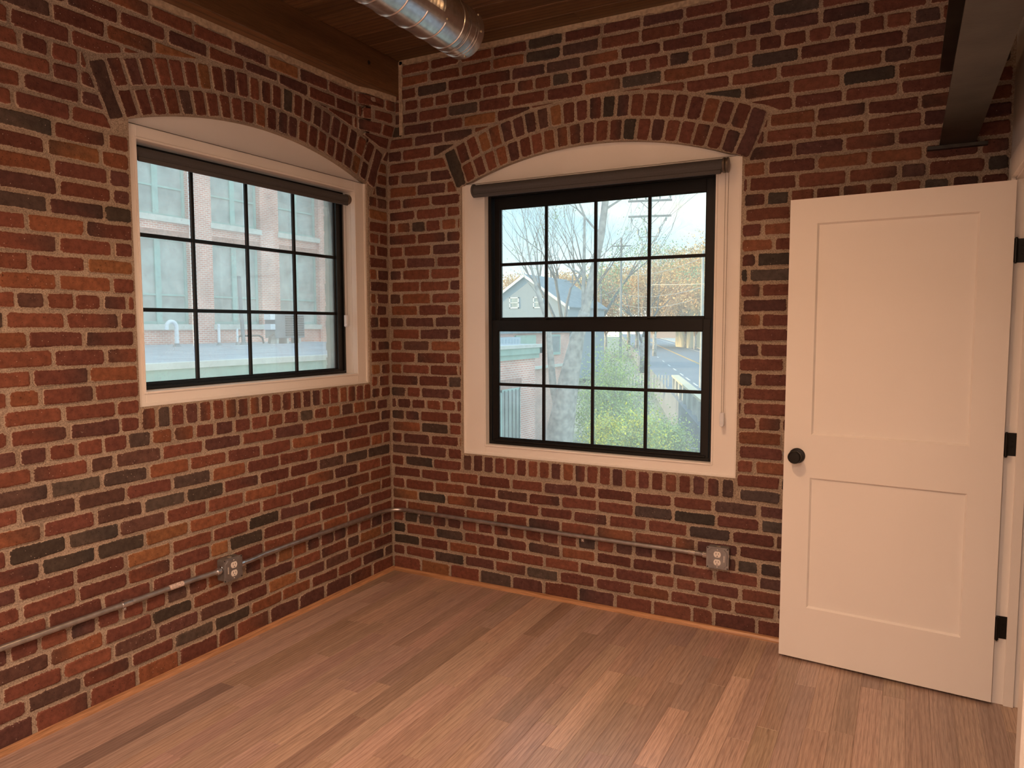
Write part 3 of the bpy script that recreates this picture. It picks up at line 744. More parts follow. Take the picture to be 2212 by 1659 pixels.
# ------------------------------------------------------------------ roller shades
def shade(W, u0, u1, zc, dc, r, label, chain_u, chain_z, hem, side, gname):
    s = empty('roller_shade', W((u0 + u1) / 2, zc, dc)); tag(s, label, 'roller shade', gname)
    inv = Matrix.Translation(s.location).inverted()
    ax = Vector(W(1, 0, 0)) - Vector(W(0, 0, 0))
    ch = []
    ch.append(MB().lathe([(r, 0), (r, u1 - u0)], W(u0, zc, dc), ax, 28).build('roller_tube', M_shade, s, smooth='angle'))
    f = MB(); hm = zc - r - hem
    p, q = W(u0 + .002, hm + .018, dc + r - .0035), W(u1 - .002, zc, dc + r - .001); f.box(p[0], q[0], p[1], q[1], p[2], q[2])
    ch.append(f.build('fabric', M_shade, s))
    p, q = W(u0 + .002, hm, dc + r - .009), W(u1 - .002, hm + .020, dc + r + .003)
    ch.append(MB().box(p[0], q[0], p[1], q[1], p[2], q[2]).build('hem_bar', M_shade, s, bevel=.003))
    for uu, sg in ((u0, -1), (u1, 1)):
        b = MB().lathe([(r + .003, 0), (r + .005, .003), (r + .005, .010), (r - .002, .014)], W(uu + sg * .001, zc, dc), ax * sg, 24)
        big = (sg == side)
        if big: b.lathe([(r + .001, .014), (r + .004, .018), (r + .004, .026), (r * .5, .030)], W(uu + sg * .001, zc, dc), ax * sg, 24)
        ch.append(b.build('end_bracket', pmat('bronze_bracket' , (0.16, 0.13, 0.105), .35, metal=.5) if big else M_shade, s, smooth='angle'))
    beads = MB(); cord = MB()
    n = int((zc - chain_z) / .0055)
    for k, (du, dd) in enumerate(((-.005, .010), (.007, -.004))):
        for i in range(n):
            z = zc - .02 - i * .0055 * (zc - .02 - chain_z) / (n * .0055)
            c = Vector(W(chain_u + du * (1 - .55 * i / n), z, dc + dd)); rr = .0021
            beads.add([c + Vector(t) * rr for t in ((1, 0, 0), (-1, 0, 0), (0, 1, 0), (0, -1, 0), (0, 0, 1), (0, 0, -1))],
                      [(0, 2, 4), (2, 1, 4), (1, 3, 4), (3, 0, 4), (2, 0, 5), (1, 2, 5), (3, 1, 5), (0, 3, 5)])
        cord.tube([W(chain_u + du, zc - .02, dc + dd), W(chain_u + du * .45, chain_z, dc + dd)], .0007, 5)
    cc = cord.build('chain_cord', M_chain, s); ch.append(cc)
    bo = beads.build('chain_beads', M_chain, s); bo['kind'] = 'stuff'; ch.append(bo)
    t = MB(); p, q = W(chain_u - .010, chain_z - .032, dc - .006), W(chain_u + .010, chain_z + .022, dc + .012); t.box(p[0], q[0], p[1], q[1], p[2], q[2])
    t.lathe([(.010, 0), (.010, .022)], Vector(W(chain_u, chain_z - .036, dc - .007)), Vector(W(0, 0, 1)) - Vector(W(0, 0, 0)), 16)
    ch.append(t.build('chain_tensioner', M_clear, s, bevel=.003))
    for o in ch: o.matrix_parent_inverse = inv
    return s
shade(WL, 0.300, 1.598, 2.222, -.072, .024, 'charcoal roller shade tucked inside the top of the left brick wall window', .312, 1.545, .014, -1, 'charcoal roller shades over the windows')
shade(WB, 0.618, 1.975, 2.254, .012, .031, 'charcoal roller shade mounted on the white casing over the back wall window', 1.995, 1.062, .012, 1, 'charcoal roller shades over the windows')

# ------------------------------------------------------------------ door and its frame
door = tag(empty('door_1', (3.1112, -.231, 0), -.0841), kind='structure')
DZ0, DZ1, DW, DT = .012, 2.044, .813, .035
def dbox(x0, x1, z0, z1, y0=0, y1=DT): return MB().box(-x0, -x1, y0, y1, z0, z1)
for a, b in ((0.001, .113), (.701, DW)): dbox(a, b, DZ0, DZ1).build('stile', M_door, door)
for a, b in ((DZ0, .250), (.836, 1.026), (1.937, DZ1)): dbox(.113, .701, a, b).build('rail', M_door, door)
for a, b in ((.250, .836), (1.026, 1.937)):
    mb = MB(); e = .0095; i = .007
    for yy, sg in ((0, 1), (DT, -1)):
        A = [(-.113, a), (-.701, a), (-.701, b), (-.113, b)]; B = [(-.113 - i, a + i), (-.701 + i, a + i), (-.701 + i, b - i), (-.113 - i, b - i)]
        v = [(p[0], yy, p[1]) for p in A] + [(p[0], yy + sg * e, p[1]) for p in B]
        mb.add(v, [(4, 5, 6, 7)] + [(k, (k + 1) % 4, (k + 1) % 4 + 4, k + 4) for k in range(4)])
    mb.build('panel', M_door, door)
kn = MB().lathe([(.034, 0), (.034, .004), (.031, .009), (.014, .012), (.012, .030), (.020, .036), (.0275, .044), (.0285, .056), (.025, .0625), (.0235, .0632), (.022, .0620), (.001, .0625)], (-.7567, -.0, .929), (0, -1, 0), 36)
kn.build('knob', M_hw, door, smooth='angle')
MB().lathe([(.034, 0), (.034, .004), (.031, .009), (.014, .012), (.012, .030), (.0275, .044), (.0285, .056), (.025, .0625), (.001, .0625)], (-.7567, DT, .929), (0, 1, 0), 24).build('knob', M_hw, door, smooth='angle')
dbox(DW, DW + .0015, .90, .957, .006, .029).build('latch_plate', M_boxg, door)
dbox(DW + .0015, DW + .009, .920, .938, .012, .023).build('latch_bolt', M_boxg, door, bevel=.002)
for hz in (1.783, 1.042, .314):
    hg = MB().tube([(.006, .006, hz - .045), (.006, .006, hz + .045)], .0065, 10)
    hg.tube([(.006, .006, hz - .049), (.006, .006, hz + .049)], .004, 8)
    hb = hg.build('hinge', M_hw, door, smooth='angle')
    # jamb leaf with rounded outer corners (in the frame's own axes)
    pts = [(0, -.045), (.034, -.045)] + [(.034 + .013 * math.sin(t), -.032 - .013 * math.cos(t)) for t in (PI / 8, PI / 4, 3 * PI / 8)] + [(.047, -.032), (.047, .032)] + \
          [(.034 + .013 * math.cos(t), .032 + .013 * math.sin(t)) for t in (PI / 8, PI / 4, 3 * PI / 8)] + [(.034, .045), (0, .045)]
    lf = MB().prism(pts, lambda a, b, d: (3.116 + a, -.2055 - d, hz + b), 0, .0022)
    for dz in (-.033, -.011, .011, .033): lf.lathe([(.0035, 0), (.0030, .0012)], (3.150 if abs(dz) > .02 else 3.140, -.2077, hz + dz), (0, -1, 0), 10)
    lo = lf.build('hinge_leaf', M_hw, hb)
    lo.matrix_parent_inverse = (Matrix.Translation(door.location) @ Matrix.Rotation(-.0841, 4, 'Z')).inverted()

tr = tag(empty('trim_1', (3.16, -.6, 0)), kind='structure')
def tbox(nm, *a, bev=.0015): 
    o = MB().box(*a).build(nm, M_white, tr, bevel=bev); o.matrix_parent_inverse = Matrix.Translation(tr.location).inverted()
tbox('jamb', 3.110, 3.228, OY1, OY1 + .019, 0, OH)
tbox('jamb', 3.110, 3.228, OY0 - .019, OY0, 0, OH)
tbox('jamb', 3.110, 3.228, OY0 - .019, OY1 + .019, OH, OH + .019)
tbox('door_stop', 3.152, 3.186, OY1 - .011, OY1, 0, OH)
tbox('door_stop', 3.152, 3.186, OY0, OY0 + .011, 0, OH)
tbox('door_stop', 3.152, 3.186, OY0, OY1, OH - .011, OH)
for xa, xb in ((3.094, 3.110), (3.228, 3.244)):
    tbox('casing', xa, xb, OY1 + .006, OY1 + .092, 0, OH + .092)
    tbox('casing', xa, xb, OY0 - .092, OY0 - .006, 0, OH + .092)
    tbox('casing', xa, xb, OY0 - .006, OY1 + .006, OH + .006, OH + .092)

# ------------------------------------------------------------------ conduit and outlets
def arc(c, r, a0, a1, n, z):
    return [(c[0] + r * math.cos(a0 + (a1 - a0) * i / n), c[1] + r * math.sin(a0 + (a1 - a0) * i / n), z) for i in range(n + 1)]
def strap(par, W, u, z, inv):
    m = MB()
    for i in range(9):
        pass
    pts = [(u - .009, -.022), (u + .009, -.022)]
    prof = [(-.034, .0005), (-.016, .0005)] + [(-.0145 * math.cos(t), .0145 * math.sin(t) + .013) for t in [PI * k / 8 for k in range(9)]][::1] + [(.0145, .002)]
    v = []; f = []
    for a in (u - .008, u + .008):
        for dz, d in prof: v.append(W(a, z + dz, d + .0008))
        for dz, d in prof: v.append(W(a, z + dz * .93, max(d - .0015, 0) + .0003))
    n = len(prof)
    for i in range(n - 1):
        f += [(i, i + 1, i + 1 + 2 * n, i + 2 * n), (i + n, i + n + 2 * n, i + 1 + 3 * n, i + 1 + n)]
        f += [(i, i + n, i + n + 1, i + 1), (i + 2 * n, i + 2 * n + 1, i + 3 * n + 1, i + 3 * n)]
    m.add(v, f)
    p = Vector(W(u, z - .026, .002)); q = Vector(W(0, 0, 1)) - Vector(W(0, 0, 0))
    m.lathe([(.005, 0), (.004, .003), (.002, .004)], p, q, 8)
    o = m.build('strap', M_galv, par); o.matrix_parent_inverse = inv
def conduit(label, pts, joints, straps):
    c = empty('conduit', pts[0]); tag(c, label, 'conduit', 'steel conduit runs around the brick walls'); inv = Matrix.Translation(Vector(pts[0])).inverted()
    o = MB().tube(pts, .0117, 14).build('pipe', M_cond, c, smooth='angle'); o.matrix_parent_inverse = inv
    for a, b, r in joints:
        o = MB().tube([a, b], r, 14).build('coupling', M_galv, c, smooth='angle', bevel=.001); o.matrix_parent_inverse = inv
    for W, u, z in straps: strap(c, W, u, z, inv)
ZC = .387
conduit('steel conduit along the left brick wall, ending at the outlet box under the window',
        [(.020, -3.6, .386), (.020, -2.4, .387), (.020, -1.45, .387), (.024, -1.40, .387), (.030, -1.322, .387)],
        [((.020, -1.80, .387), (.020, -1.755, .387), .0142), ((.0285, -1.345, .387), (.030, -1.323, .387), .0165)], [(WL, 2.35, ZC), (WL, 1.775, ZC)])
pts = [(.030, -1.212, .385), (.027, -1.13, .386), (.0205, -1.05, .389), (.020, -.65, .391), (.020, -.14, .391)] + arc((.12, -.12), .10, PI, PI / 2, 8, .389) + [(.30, -.020, .386), (1.20, -.020, .380), (1.86, -.020, .380), (1.90, -.024, .380), (1.942, -.030, .380)]
conduit('steel conduit bending around the corner between the two outlet boxes', pts,
        [((.0298, -1.212, .385), (.029, -1.190, .3855), .0165), ((1.920, -.0275, .380), (1.942, -.030, .380), .0165), ((1.845, -.020, .380), (1.88, -.0215, .380), .0135)], [(WL, .648, .391), (WB, 1.268, .380), (WB, .20, .387)])

tp = MB().tube([(.020, -1.585, .387), (.020, -1.515, .387)], .0121, 14, cap=False).build('paper_tape', M_tape, bpy.data.objects['conduit'], smooth=True)
tp.matrix_parent_inverse = Matrix.Translation((-.020, 3.6, -.386))
def outlet(W, uc, zc, label, tilt=0):
    b = empty('outlet_box', W(uc, zc, 0)); tag(b, label, 'outlet', None); inv = Matrix.Translation(b.location).inverted()
    out = Vector(W(0, 0, 1)) - Vector(W(0, 0, 0)); ch = []
    h = .051; d = .048
    m = MB()
    pr = []
    for cx, cz, a0 in ((h - .01, h - .01, 0), (-h + .01, h - .01, PI / 2), (-h + .01, -h + .01, PI), (h - .01, -h + .01, 1.5 * PI)):
        pr += [(uc + cx + .01 * math.cos(a0 + k * PI / 8), zc + cz + .01 * math.sin(a0 + k * PI / 8)) for k in range(5)]
    m.prism(pr, W, .004, d)
    ch.append(m.build('box', M_boxd, b))
    # knockouts on the box sides
    for du, dz, ax in ((h, .012, (1, 0)), (-h, .012, (-1, 0)), (0, h, (0, 1)), (0, -h, (0, -1))):
        axv = Vector(W(ax[0], ax[1], 0)) - Vector(W(0, 0, 0))
        k = MB(); ch.append(k.lathe([(.011, 0), (.0105, .0006)], W(uc + du, zc + dz * (1 if du else 1), .026), axv, 14).build('knockout', M_galv, b))
    g = .0535; c1 = .015
    cov = MB()
    pr = []
    for cx, cz, a0 in ((g - .008, g - .008, 0), (-g + .008, g - .008, PI / 2), (-g + .008, -g + .008, PI), (g - .008, -g + .008, 1.5 * PI)):
        pr += [(uc + cx + .008 * math.cos(a0 + k_ * PI / 8), zc + cz + .008 * math.sin(a0 + k_ * PI / 8)) for k_ in range(5)]
    cov.prism(pr, W, d, d + .002)
    q = .047
    po = [(q - c1, q), (q - c1 - .001, q - .003), ] 
    octo = [(q, -q + c1), (q, q - c1), (q - c1 * .55, q - c1 * .55), (q - c1, q), (-q + c1, q), (-q + c1 * .55, q - c1 * .55), (-q, q - c1), (-q, -q + c1), (-q + c1 * .55, -q + c1 * .55), (-q + c1, -q), (q - c1, -q), (q - c1 * .55, -q + c1 * .55)]
    oc2 = [(a * .965, c_ * .965) for a, c_ in octo]; n = len(octo)
    v = [W(uc + a, zc + c_, d + .0018) for a, c_ in octo] + [W(uc + a, zc + c_, d + .0068) for a, c_ in oc2]
    cov.add(v, [tuple(range(n, 2 * n))] + [(i, (i + 1) % n, (i + 1) % n + n, i + n) for i in range(n)])
    ch.append(cov.build('cover_plate', M_boxg, b))
    for sz in (1, -1):
        f = MB(); R_ = .0172; hh = .0140; pr = []
        for i in range(28):
            t = 2 * PI * i / 28; a, c_ = R_ * math.cos(t), R_ * math.sin(t) * 1.0
            pr.append((uc + a, zc + sz * .0195 + max(-hh, min(hh, c_))))
        f.prism(pr, W, d + .0065, d + .0092)
        fo = f.build('receptacle', M_plas, b); ch.append(fo)
        sg = -1 if W is WL else 1
        s = MB()
        for du, dz, w_, h_ in ((-.0062 * sg, .0035, .0012, .0044), (.0062 * sg, .0035, .0011, .0036)):
            p, q_ = W(uc + du - w_, zc + sz * .0195 + dz - h_, d + .0090), W(uc + du + w_, zc + sz * .0195 + dz + h_, d + .0096); s.box(p[0], q_[0], p[1], q_[1], p[2], q_[2])
        s.lathe([(.0026, 0), (.0026, .0004)], W(uc, zc + sz * .0195 - .0085, d + .0092), out, 10)
        so2 = s.build('slots', M_slot, fo); so2.matrix_parent_inverse = Matrix.Identity(4)
        sc_ = MB().lathe([(.0030, 0), (.0024, .0012)], W(uc, zc + sz * .0425, d + .0062), out, 10); ch.append(sc_.build('screw', M_plas, b))
    for a in (-1, 1):
        for c_ in (-1, 1): ch.append(MB().lathe([(.0036, 0), (.0034, .0008)], W(uc + a * .0475, zc + c_ * .0475, d + .002), out, 10).build('corner_screw', M_slot, b))
    lb = MB(); p, q_ = W(uc + .0295, zc - .0155, d + .0066), W(uc + .0350, zc + .0155, d + .0072); lb.box(p[0], q_[0], p[1], q_[1], p[2], q_[2]); lbo = lb.build('rating_label', M_plas, b); ch.append(lbo)
    mk = MB()
    for i in range(6):
        z = zc - .0125 + i * .005; p, q_ = W(uc + .0310, z - .0011, d + .0072), W(uc + .0338, z + .0011, d + .00745); mk.box(p[0], q_[0], p[1], q_[1], p[2], q_[2])
    mk.build('label_marks', M_slot, lbo)
    for o in ch: o.matrix_parent_inverse = inv
outlet(WL, 1.267, .384, 'grey steel outlet box with twin sockets on the left brick wall')
outlet(WB, 1.994, .378, 'grey steel outlet box with twin sockets on the back wall near the door')

# ------------------------------------------------------------------ round duct under the ceiling
du = empty('air_duct', (.911, -.6, 2.846)); tag(du, 'round galvanised spiral duct with capped end hanging under the ceiling boards', 'duct')
inv = Matrix.Translation(du.location).inverted()
R_ = .111; ye = -.600; ca = (.911, 2.846)
def dadd(mb, nm, mat, **kw):
    o = mb.build(nm, mat, du, **kw); o.matrix_parent_inverse = inv; return o
dadd(MB().lathe([(R_, 0), (R_, 3.9)], (ca[0], ye - .13, ca[1]), (0, -1, 0), 48), 'duct_tube', M_galv, smooth='angle')
dadd(MB().lathe([(R_ - .012, -.002), (R_ - .003, 0.0), (R_ + .0018, .003), (R_ + .0018, .125), (R_ + .0005, .128)], (ca[0], ye, ca[1]), (0, -1, 0), 48), 'end_cap', M_galv, smooth='angle')
for yy in (-.648, -.668, -.713, -.764, -.888, -1.020, -1.151, -1.282, -1.413, -1.544, -1.675, -1.806):
    n = 48; mb = MB(); v = []; f = []; rr = .0035
    for i in range(n):
        t = 2 * PI * i / n; ct, st = math.cos(t), math.sin(t)
        for dy, dr in ((-.004, 0), (-.002, rr), (.002, rr), (.004, 0)): v.append((ca[0] + ct * (R_ + dr), yy + dy, ca[1] + st * (R_ + dr)))
    for i in range(n):
        for k in range(3):
            a = i * 4 + k; b2 = ((i + 1) % n) * 4 + k; f.append((a, b2, b2 + 1, a + 1))
    dadd(mb.add(v, f), 'seam_rib', M_galv, smooth=True)
for t in (-1.35, -.15, .55, 1.5, 3.0):
    p = Vector((ca[0] + math.cos(t) * (R_ + .0015), ye - .030, ca[1] + math.sin(t) * (R_ + .0015)))
    dadd(MB().lathe([(.0045, 0), (.0045, .003), (.0025, .0045)], p, (math.cos(t), 0, math.sin(t)), 10), 'screw', M_brass)
# register on the lower right side
rg = MB()
a0, a1 = -.62, .25; n = 8
def cp(t, y, r): return (ca[0] + math.cos(t) * r, y, ca[1] + math.sin(t) * r)
Y0, Y1 = -1.72, -.885
def plate(ta, tb, ya, yb, ra, rb_, k=6):
    v = []; f = []
    for i in range(k + 1):
        t = ta + (tb - ta) * i / k
        v += [cp(t, ya, ra), cp(t, yb, ra), cp(t, yb, rb_), cp(t, ya, rb_)]
    for i in range(k):
        b3 = i * 4
        for j in range(4): f.append((b3 + j, b3 + (j + 1) % 4, b3 + 4 + (j + 1) % 4, b3 + 4 + j))
    f += [(0, 1, 2, 3), (k * 4 + 3, k * 4 + 2, k * 4 + 1, k * 4)]
    return v, f
for q in ((a0, a0 + .27, Y0, Y1), (a1 - .22, a1, Y0, Y1), (a0 + .27, a1 - .22, Y1 - .05, Y1), (a0 + .27, a1 - .22, Y0, Y0 + .05)):
    rg.add(*plate(*q, R_ + .001, R_ + .014))
rgo = dadd(rg, 'register', M_galv)
y = Y1 - .062
while y > Y0 + .06:
    bl = MB().add(*plate(a0 + .27, a1 - .22, y - .0018, y, R_ - .02, R_ + .012, 4)); o = bl.build('damper_blade', M_galv, rgo); y -= .0245
for yy in (Y1 - .022, Y0 + .022):
    for t in (a0 + .12, a1 - .10):
        p = cp(t, yy, R_ + .014); o = MB().lathe([(.0045, 0), (.003, .003)], p, (math.cos(t), 0, math.sin(t)), 10).build('screw', M_brass, rgo)
for yy in (-1.3, -2.6):
    dadd(MB().box(ca[0] - .012, ca[0] + .012, yy - .001, yy + .001, ca[1] + R_, H), 'hanger', M_galv)

#EXTERIOR
# ------------------------------------------------------------------ outside: the rest of the mill and the wing roof
X_eb = ext_brick_mat('mill_brick', (0.80, 0.38, 0.30), (0.70, 0.29, 0.23), (0.86, 0.76, 0.70))
ARCHB = pmat('soldier_brick', (0.46, 0.24, 0.19), 0.9, nscale=14, namt=0.35, bump=.4, bscale=25)
X_green = pmat('pale_green_trim', (0.36, 0.52, 0.45), 0.6, nscale=3, namt=0.15)
X_teal = pmat('teal_window_frame', (0.36, 0.54, 0.51), 0.6, nscale=3, namt=0.12)
X_sill = pmat('pale_stone', (0.66, 0.66, 0.62), 0.8, nscale=4, namt=0.1)
X_win = pmat('curtained_window_glass', (0.40, 0.45, 0.44), 0.18, nscale=1.5, namt=0.3)
X_roof = pmat('grey_roof_membrane', (0.40, 0.43, 0.48), 0.8, nscale=1.2, namt=0.18)
X_pvc = pmat('white_vent_pipe', (0.80, 0.83, 0.90), 0.4)
X_dgrey = pmat('grey_metal_cabinet', (0.22, 0.25, 0.27), 0.5, nscale=3, namt=0.15)
X_blk = pmat('black_pipe_insulation', (0.05, 0.055, 0.06), 0.7)
X_conc = pmat('weathered_concrete', (0.50, 0.50, 0.48), 0.85, nscale=1.5, namt=0.2, bump=.3, bscale=20)
X_bark = pmat('grey_bark', (0.46, 0.42, 0.38), 0.9, nscale=5, namt=0.4, bump=.6, bscale=14)
X_twig = pmat('grey_twigs', (0.20, 0.18, 0.17), 0.9, nscale=5, namt=0.3)
X_twig2 = pmat('sun_tinted_twigs', (0.42, 0.25, 0.12), 0.9, nscale=3, namt=0.3)  # orange of the low sun painted into the bare twig colour
X_leafy = pmat('spring_green_leaves', (0.52, 0.62, 0.16), 0.7, nscale=2, namt=0.4)
X_leafye = pmat('yellow_blossom', (0.95, 0.82, 0.05), 0.7, nscale=2, namt=0.3)
X_leafd = pmat('dull_green_leaves', (0.38, 0.46, 0.22), 0.8, nscale=2, namt=0.4)
X_leafo = pmat('sun_tinted_leaves', (0.70, 0.46, 0.20), 0.8, nscale=1, namt=0.4)  # same low sun orange put into the leaf colour
X_asph = pmat('worn_asphalt', (0.23, 0.25, 0.29), 0.85, nscale=.6, namt=0.15)
X_line = pmat('white_road_paint', (0.75, 0.75, 0.75), 0.7); X_yel = pmat('yellow_road_paint', (0.75, 0.45, 0.12), 0.7)
X_side = None
def siding(name, col, pitch=.12):
    m, n, l, p = newmat(name)
    t = n.new('ShaderNodeTexCoord'); s = n.new('ShaderNodeSeparateXYZ'); l.new(t.outputs['Object'], s.inputs[0])
    mm = N(n, 'ShaderNodeMath', operation='MULTIPLY'); mm.inputs[1].default_value = 1 / pitch; l.new(s.outputs[2], mm.inputs[0])
    fr = N(n, 'ShaderNodeMath', operation='FRACT'); l.new(mm.outputs[0], fr.inputs[0])
    r = n.new('ShaderNodeValToRGB'); r.color_ramp.elements[0].position = 0; r.color_ramp.elements[0].color = tuple(c * .62 for c in col) + (1,); r.color_ramp.elements[1].position = .25; r.color_ramp.elements[1].color = (*col, 1)
    l.new(fr.outputs[0], r.inputs[0]); l.new(r.outputs[0], p.inputs['Base Color']); p.inputs['Roughness'].default_value = .7
    bp = N(n, 'ShaderNodeBump', Strength=0.5, Distance=0.02); l.new(fr.outputs[0], bp.inputs['Height']); l.new(bp.outputs[0], p.inputs['Normal'])
    return m
X_blue = siding('blue_grey_clapboard', (0.36, 0.42, 0.48)); X_cream = siding('cream_clapboard', (0.74, 0.68, 0.50), .15)

def E(name, label, cat, group=None, kind=None): return tag(empty(name), label, cat, group, kind)
# main facade on x = -20
mill = E('brick_mill', 'tall pink brick mill building with teal framed windows seen through the left window', 'building')
XF = -20.0
wins = []
yc = 13.35 - 3.30 * 5
while yc < 23: wins.append(yc); yc += 3.30
WW = 1.17
rows = [(1.60, 4.62), (5.34, 8.36), (9.1, 11.9)]
def holes_wall(mb, x0, x1, ya, yb, za, zb, cols, rws):
    ys = [ya] + [c + s for c in cols for s in (-WW, WW)] + [yb]
    for i in range(0, len(ys), 2): mb.box(x0, x1, ys[i], ys[i + 1], za, zb)
    for c in cols:
        z = za
        for a, b in rws: mb.box(x0, x1 - .10, c - WW, c + WW, z, a); z = b
        mb.box(x0, x1 - .10, c - WW, c + WW, z, zb)
    return mb
holes_wall(MB(), XF - .5, XF, -15, 24.0, -5, 13, wins, rows).build('wall', X_eb, mill)
MB().box(XF - 12, XF - .5, -15, 24.0, -5, 13).build('body', X_eb, mill)
for c in wins:
    vis = c > 9
    for (a, b) in rows:
        MB().box(XF - .22, XF + .03, c - WW - .05, c + WW + .05, a - .20, a).build('sill', X_sill, mill)
        for i in range(int(2 * WW / .075)):
            pass
        MB().box(XF - .12, XF - .085, c - WW, c + WW, b, b + .24).build('lintel', ARCHB, mill) if vis else None
        wf = MB()
        for p in ((c - WW, c - WW + .10), (c + WW - .10, c + WW), (c - .11, c + .11)): wf.box(XF - .34, XF - .22, p[0], p[1], a, b)
        for z in (a, b - .10, a + (b - a) * .34 - .03): wf.box(XF - .34, XF - .235, c - WW, c + WW, z, z + (.10 if z != a + (b - a) * .34 - .03 else .06))
        w = wf.build('window', X_teal, mill)
        if vis:
            zm = a + (b - a) * .34
            for s in (-1, 1):
                for z0, z1 in ((a + .1, zm - .03), (zm + .03, b - .1)):
                    y0, y1 = sorted((c + s * .11, c + s * (WW - .1)))
                    MB().box(XF - .30, XF - .28, y0, y1, z0, z1).build('pane', X_win, w)
        else: MB().box(XF - .30, XF - .28, c - WW, c + WW, a, b).build('pane', X_win, w)
ds = MB().tube([(XF + .12, 17.1, 1.0), (XF + .12, 17.1, 4.4)], .06, 8)

# low wing whose roof lies between
wing = E('mill_wing', 'low brick wing with flat grey roof and pale green eaves, in front of the mill', 'building')
MB().box(XF, -8.25, -15, 18.65, -5, .60).build('wall', X_eb, wing)
MB().box(XF, -8.02, -15, 18.90, .84, .90).build('roof', X_roof, wing)
MB().box(-8.30, -8.00, -15, 18.90, .80, .905).build('roof_edge', X_sill, wing)
MB().box(-8.42, -8.06, -15, 18.84, .60, .80).build('eaves_board', X_green, wing)
MB().box(-8.42, -8.14, -15, 18.76, .44, .60).build('eaves_moulding', X_green, wing)
MB().box(XF, -8.06, 18.64, 18.86, .60, .84).build('eaves_board', X_green, wing)
for yc_ in (16.87, 12.6, 8.3):
    w = MB()
    for p in ((-.66, -.58), (.58, .66)): w.box(-8.32, -8.22, yc_ + p[0], yc_ + p[1], -3.4, -.47)
    w.box(-8.32, -8.22, yc_ - .66, yc_ + .66, -.55, -.47)
    w = w.build('window', X_teal, wing)
    MB().box(-8.26, -8.246, yc_ - .60, yc_ + .60, -3.4, -.5).build('pane', X_dgrey if False else X_win, w)
    for i in range(5): MB().tube([(-8.17, yc_ - .5 + i * .25, -3.4), (-8.17, yc_ - .5 + i * .25, -.5)], .018, 6).build('security_bar', X_blk, w)
    MB().box(-8.25, -8.235, yc_ - .78, yc_ + .78, -.47, -.17).build('lintel', ARCHB, wing)

def vent(name, label, pts, r, mat, grp=None, coll=True):
    o = E(name, label, 'vent pipe', grp)
    MB().tube(pts, r, 12).build('pipe', mat, o, smooth='angle')
    if coll: MB().lathe([(r * 2.2, 0), (r * 1.3, .06), (r * 1.15, .10)], (pts[0][0], pts[0][1], .90), (0, 0, 1), 14).build('flashing', X_dgrey, o)
    return o
gn = [(-17, 11.53, .9), (-17, 11.53, 1.50)] + [(-17, 11.53 - .17 + .17 * math.cos(t), 1.50 + .17 * math.sin(t)) for t in [PI * k / 8 for k in range(1, 9)]] + [(-17, 11.19, 1.42)]
vent('gooseneck_vent', 'white gooseneck vent pipe standing on the grey wing roof', gn, .062, X_pvc)
vent('roof_vent', 'taller plain white vent pipe on the grey wing roof', [(-17, 13.11, .9), (-17, 13.11, 1.60)], .045, X_pvc)
vent('roof_vent', 'shorter plain white vent pipe on the grey wing roof', [(-17, 13.86, .9), (-17, 13.86, 1.45)], .035, X_pvc)
vent('flue_pipe', 'leaning grey flue pipe rising from the wing roof beside the short white vent', [(-17, 14.12, .9), (-17, 14.05, 2.0), (-17, 14.0, 3.2)], .065, X_dgrey)
hp = E('heat_pump', 'large grey louvred outdoor cooling unit standing on the wing roof', 'cooling unit')
MB().box(-17.5, -17.0, 15.55, 17.0, 1.10, 1.98).build('cabinet', X_dgrey, hp, bevel=.01)
for i in range(9): MB().box(-17.0, -16.975, 16.05, 16.95, 1.18 + i * .085, 1.225 + i * .085).build('louvre', X_blk, hp)
for yy in (15.7, 16.2, 16.8): MB().box(-17.45, -17.05, yy - .05, yy + .05, .9, 1.10).build('foot', X_sill, hp)
for z in (1.5, 1.85): MB().box(-17.3, -16.99, 15.33, 15.55, z - .10, z + .10).build('junction_box', X_pvc, hp)
rf = E('refrigerant_pipe', 'black insulated pipe looping over the wing roof to the cooling unit', 'pipe')
MB().tube([(-17, 13.85, .93), (-17, 13.9, 1.15), (-17, 14.0, 1.2), (-17, 14.8, 1.2), (-17, 14.95, 1.12), (-17, 15.0, .93)], .035, 8).build('pipe', X_blk, rf)
MB().tube([(-17, 15.25, .93), (-17, 15.3, 1.15), (-17, 15.42, 1.24), (-17.1, 15.6, 1.24)], .045, 8).build('pipe', X_blk, rf)

# ------------------------------------------------------------------ outside: ground, road, far things
gr = tag(MB().box(-260, 200, 0.6, 420, -5.3, -5.0).build('ground', pmat('rough_ground', (0.33, 0.34, 0.24), 0.95, nscale=.5, namt=.3)), 'rough grassy ground beyond the building', 'ground', kind='structure')
# road strip on z=-3 running away to the left
RD = Vector((-.345, .938, 0)).normalized(); RN = Vector((RD.y, -RD.x, 0))     # RN points right
P0 = Vector((-18.3, 82.6, -3.0))                                             # on the yellow line
def strip(mb, o0, o1, t0, t1, z0, z1):
    pts = [P0 + RN * o0 + RD * t0, P0 + RN * o1 + RD * t0, P0 + RN * o1 + RD * t1, P0 + RN * o0 + RD * t1]
    v = [(p.x, p.y, z0) for p in pts] + [(p.x, p.y, z1) for p in pts]
    return mb.add(v, [(3, 2, 1, 0), (4, 5, 6, 7), (0, 1, 5, 4), (1, 2, 6, 5), (2, 3, 7, 6), (3, 0, 4, 7)])
rd = tag(strip(MB(), -6.2, 12.5, -85, 330, -5.2, -3.0).build('road', X_asph), kind='structure')
strip(MB(), -.16, -.05, -85, 330, -3.0, -2.985).build('centre_line', X_yel, rd)
strip(MB(), .05, .16, -85, 330, -3.0, -2.985).build('centre_line', X_yel, rd)
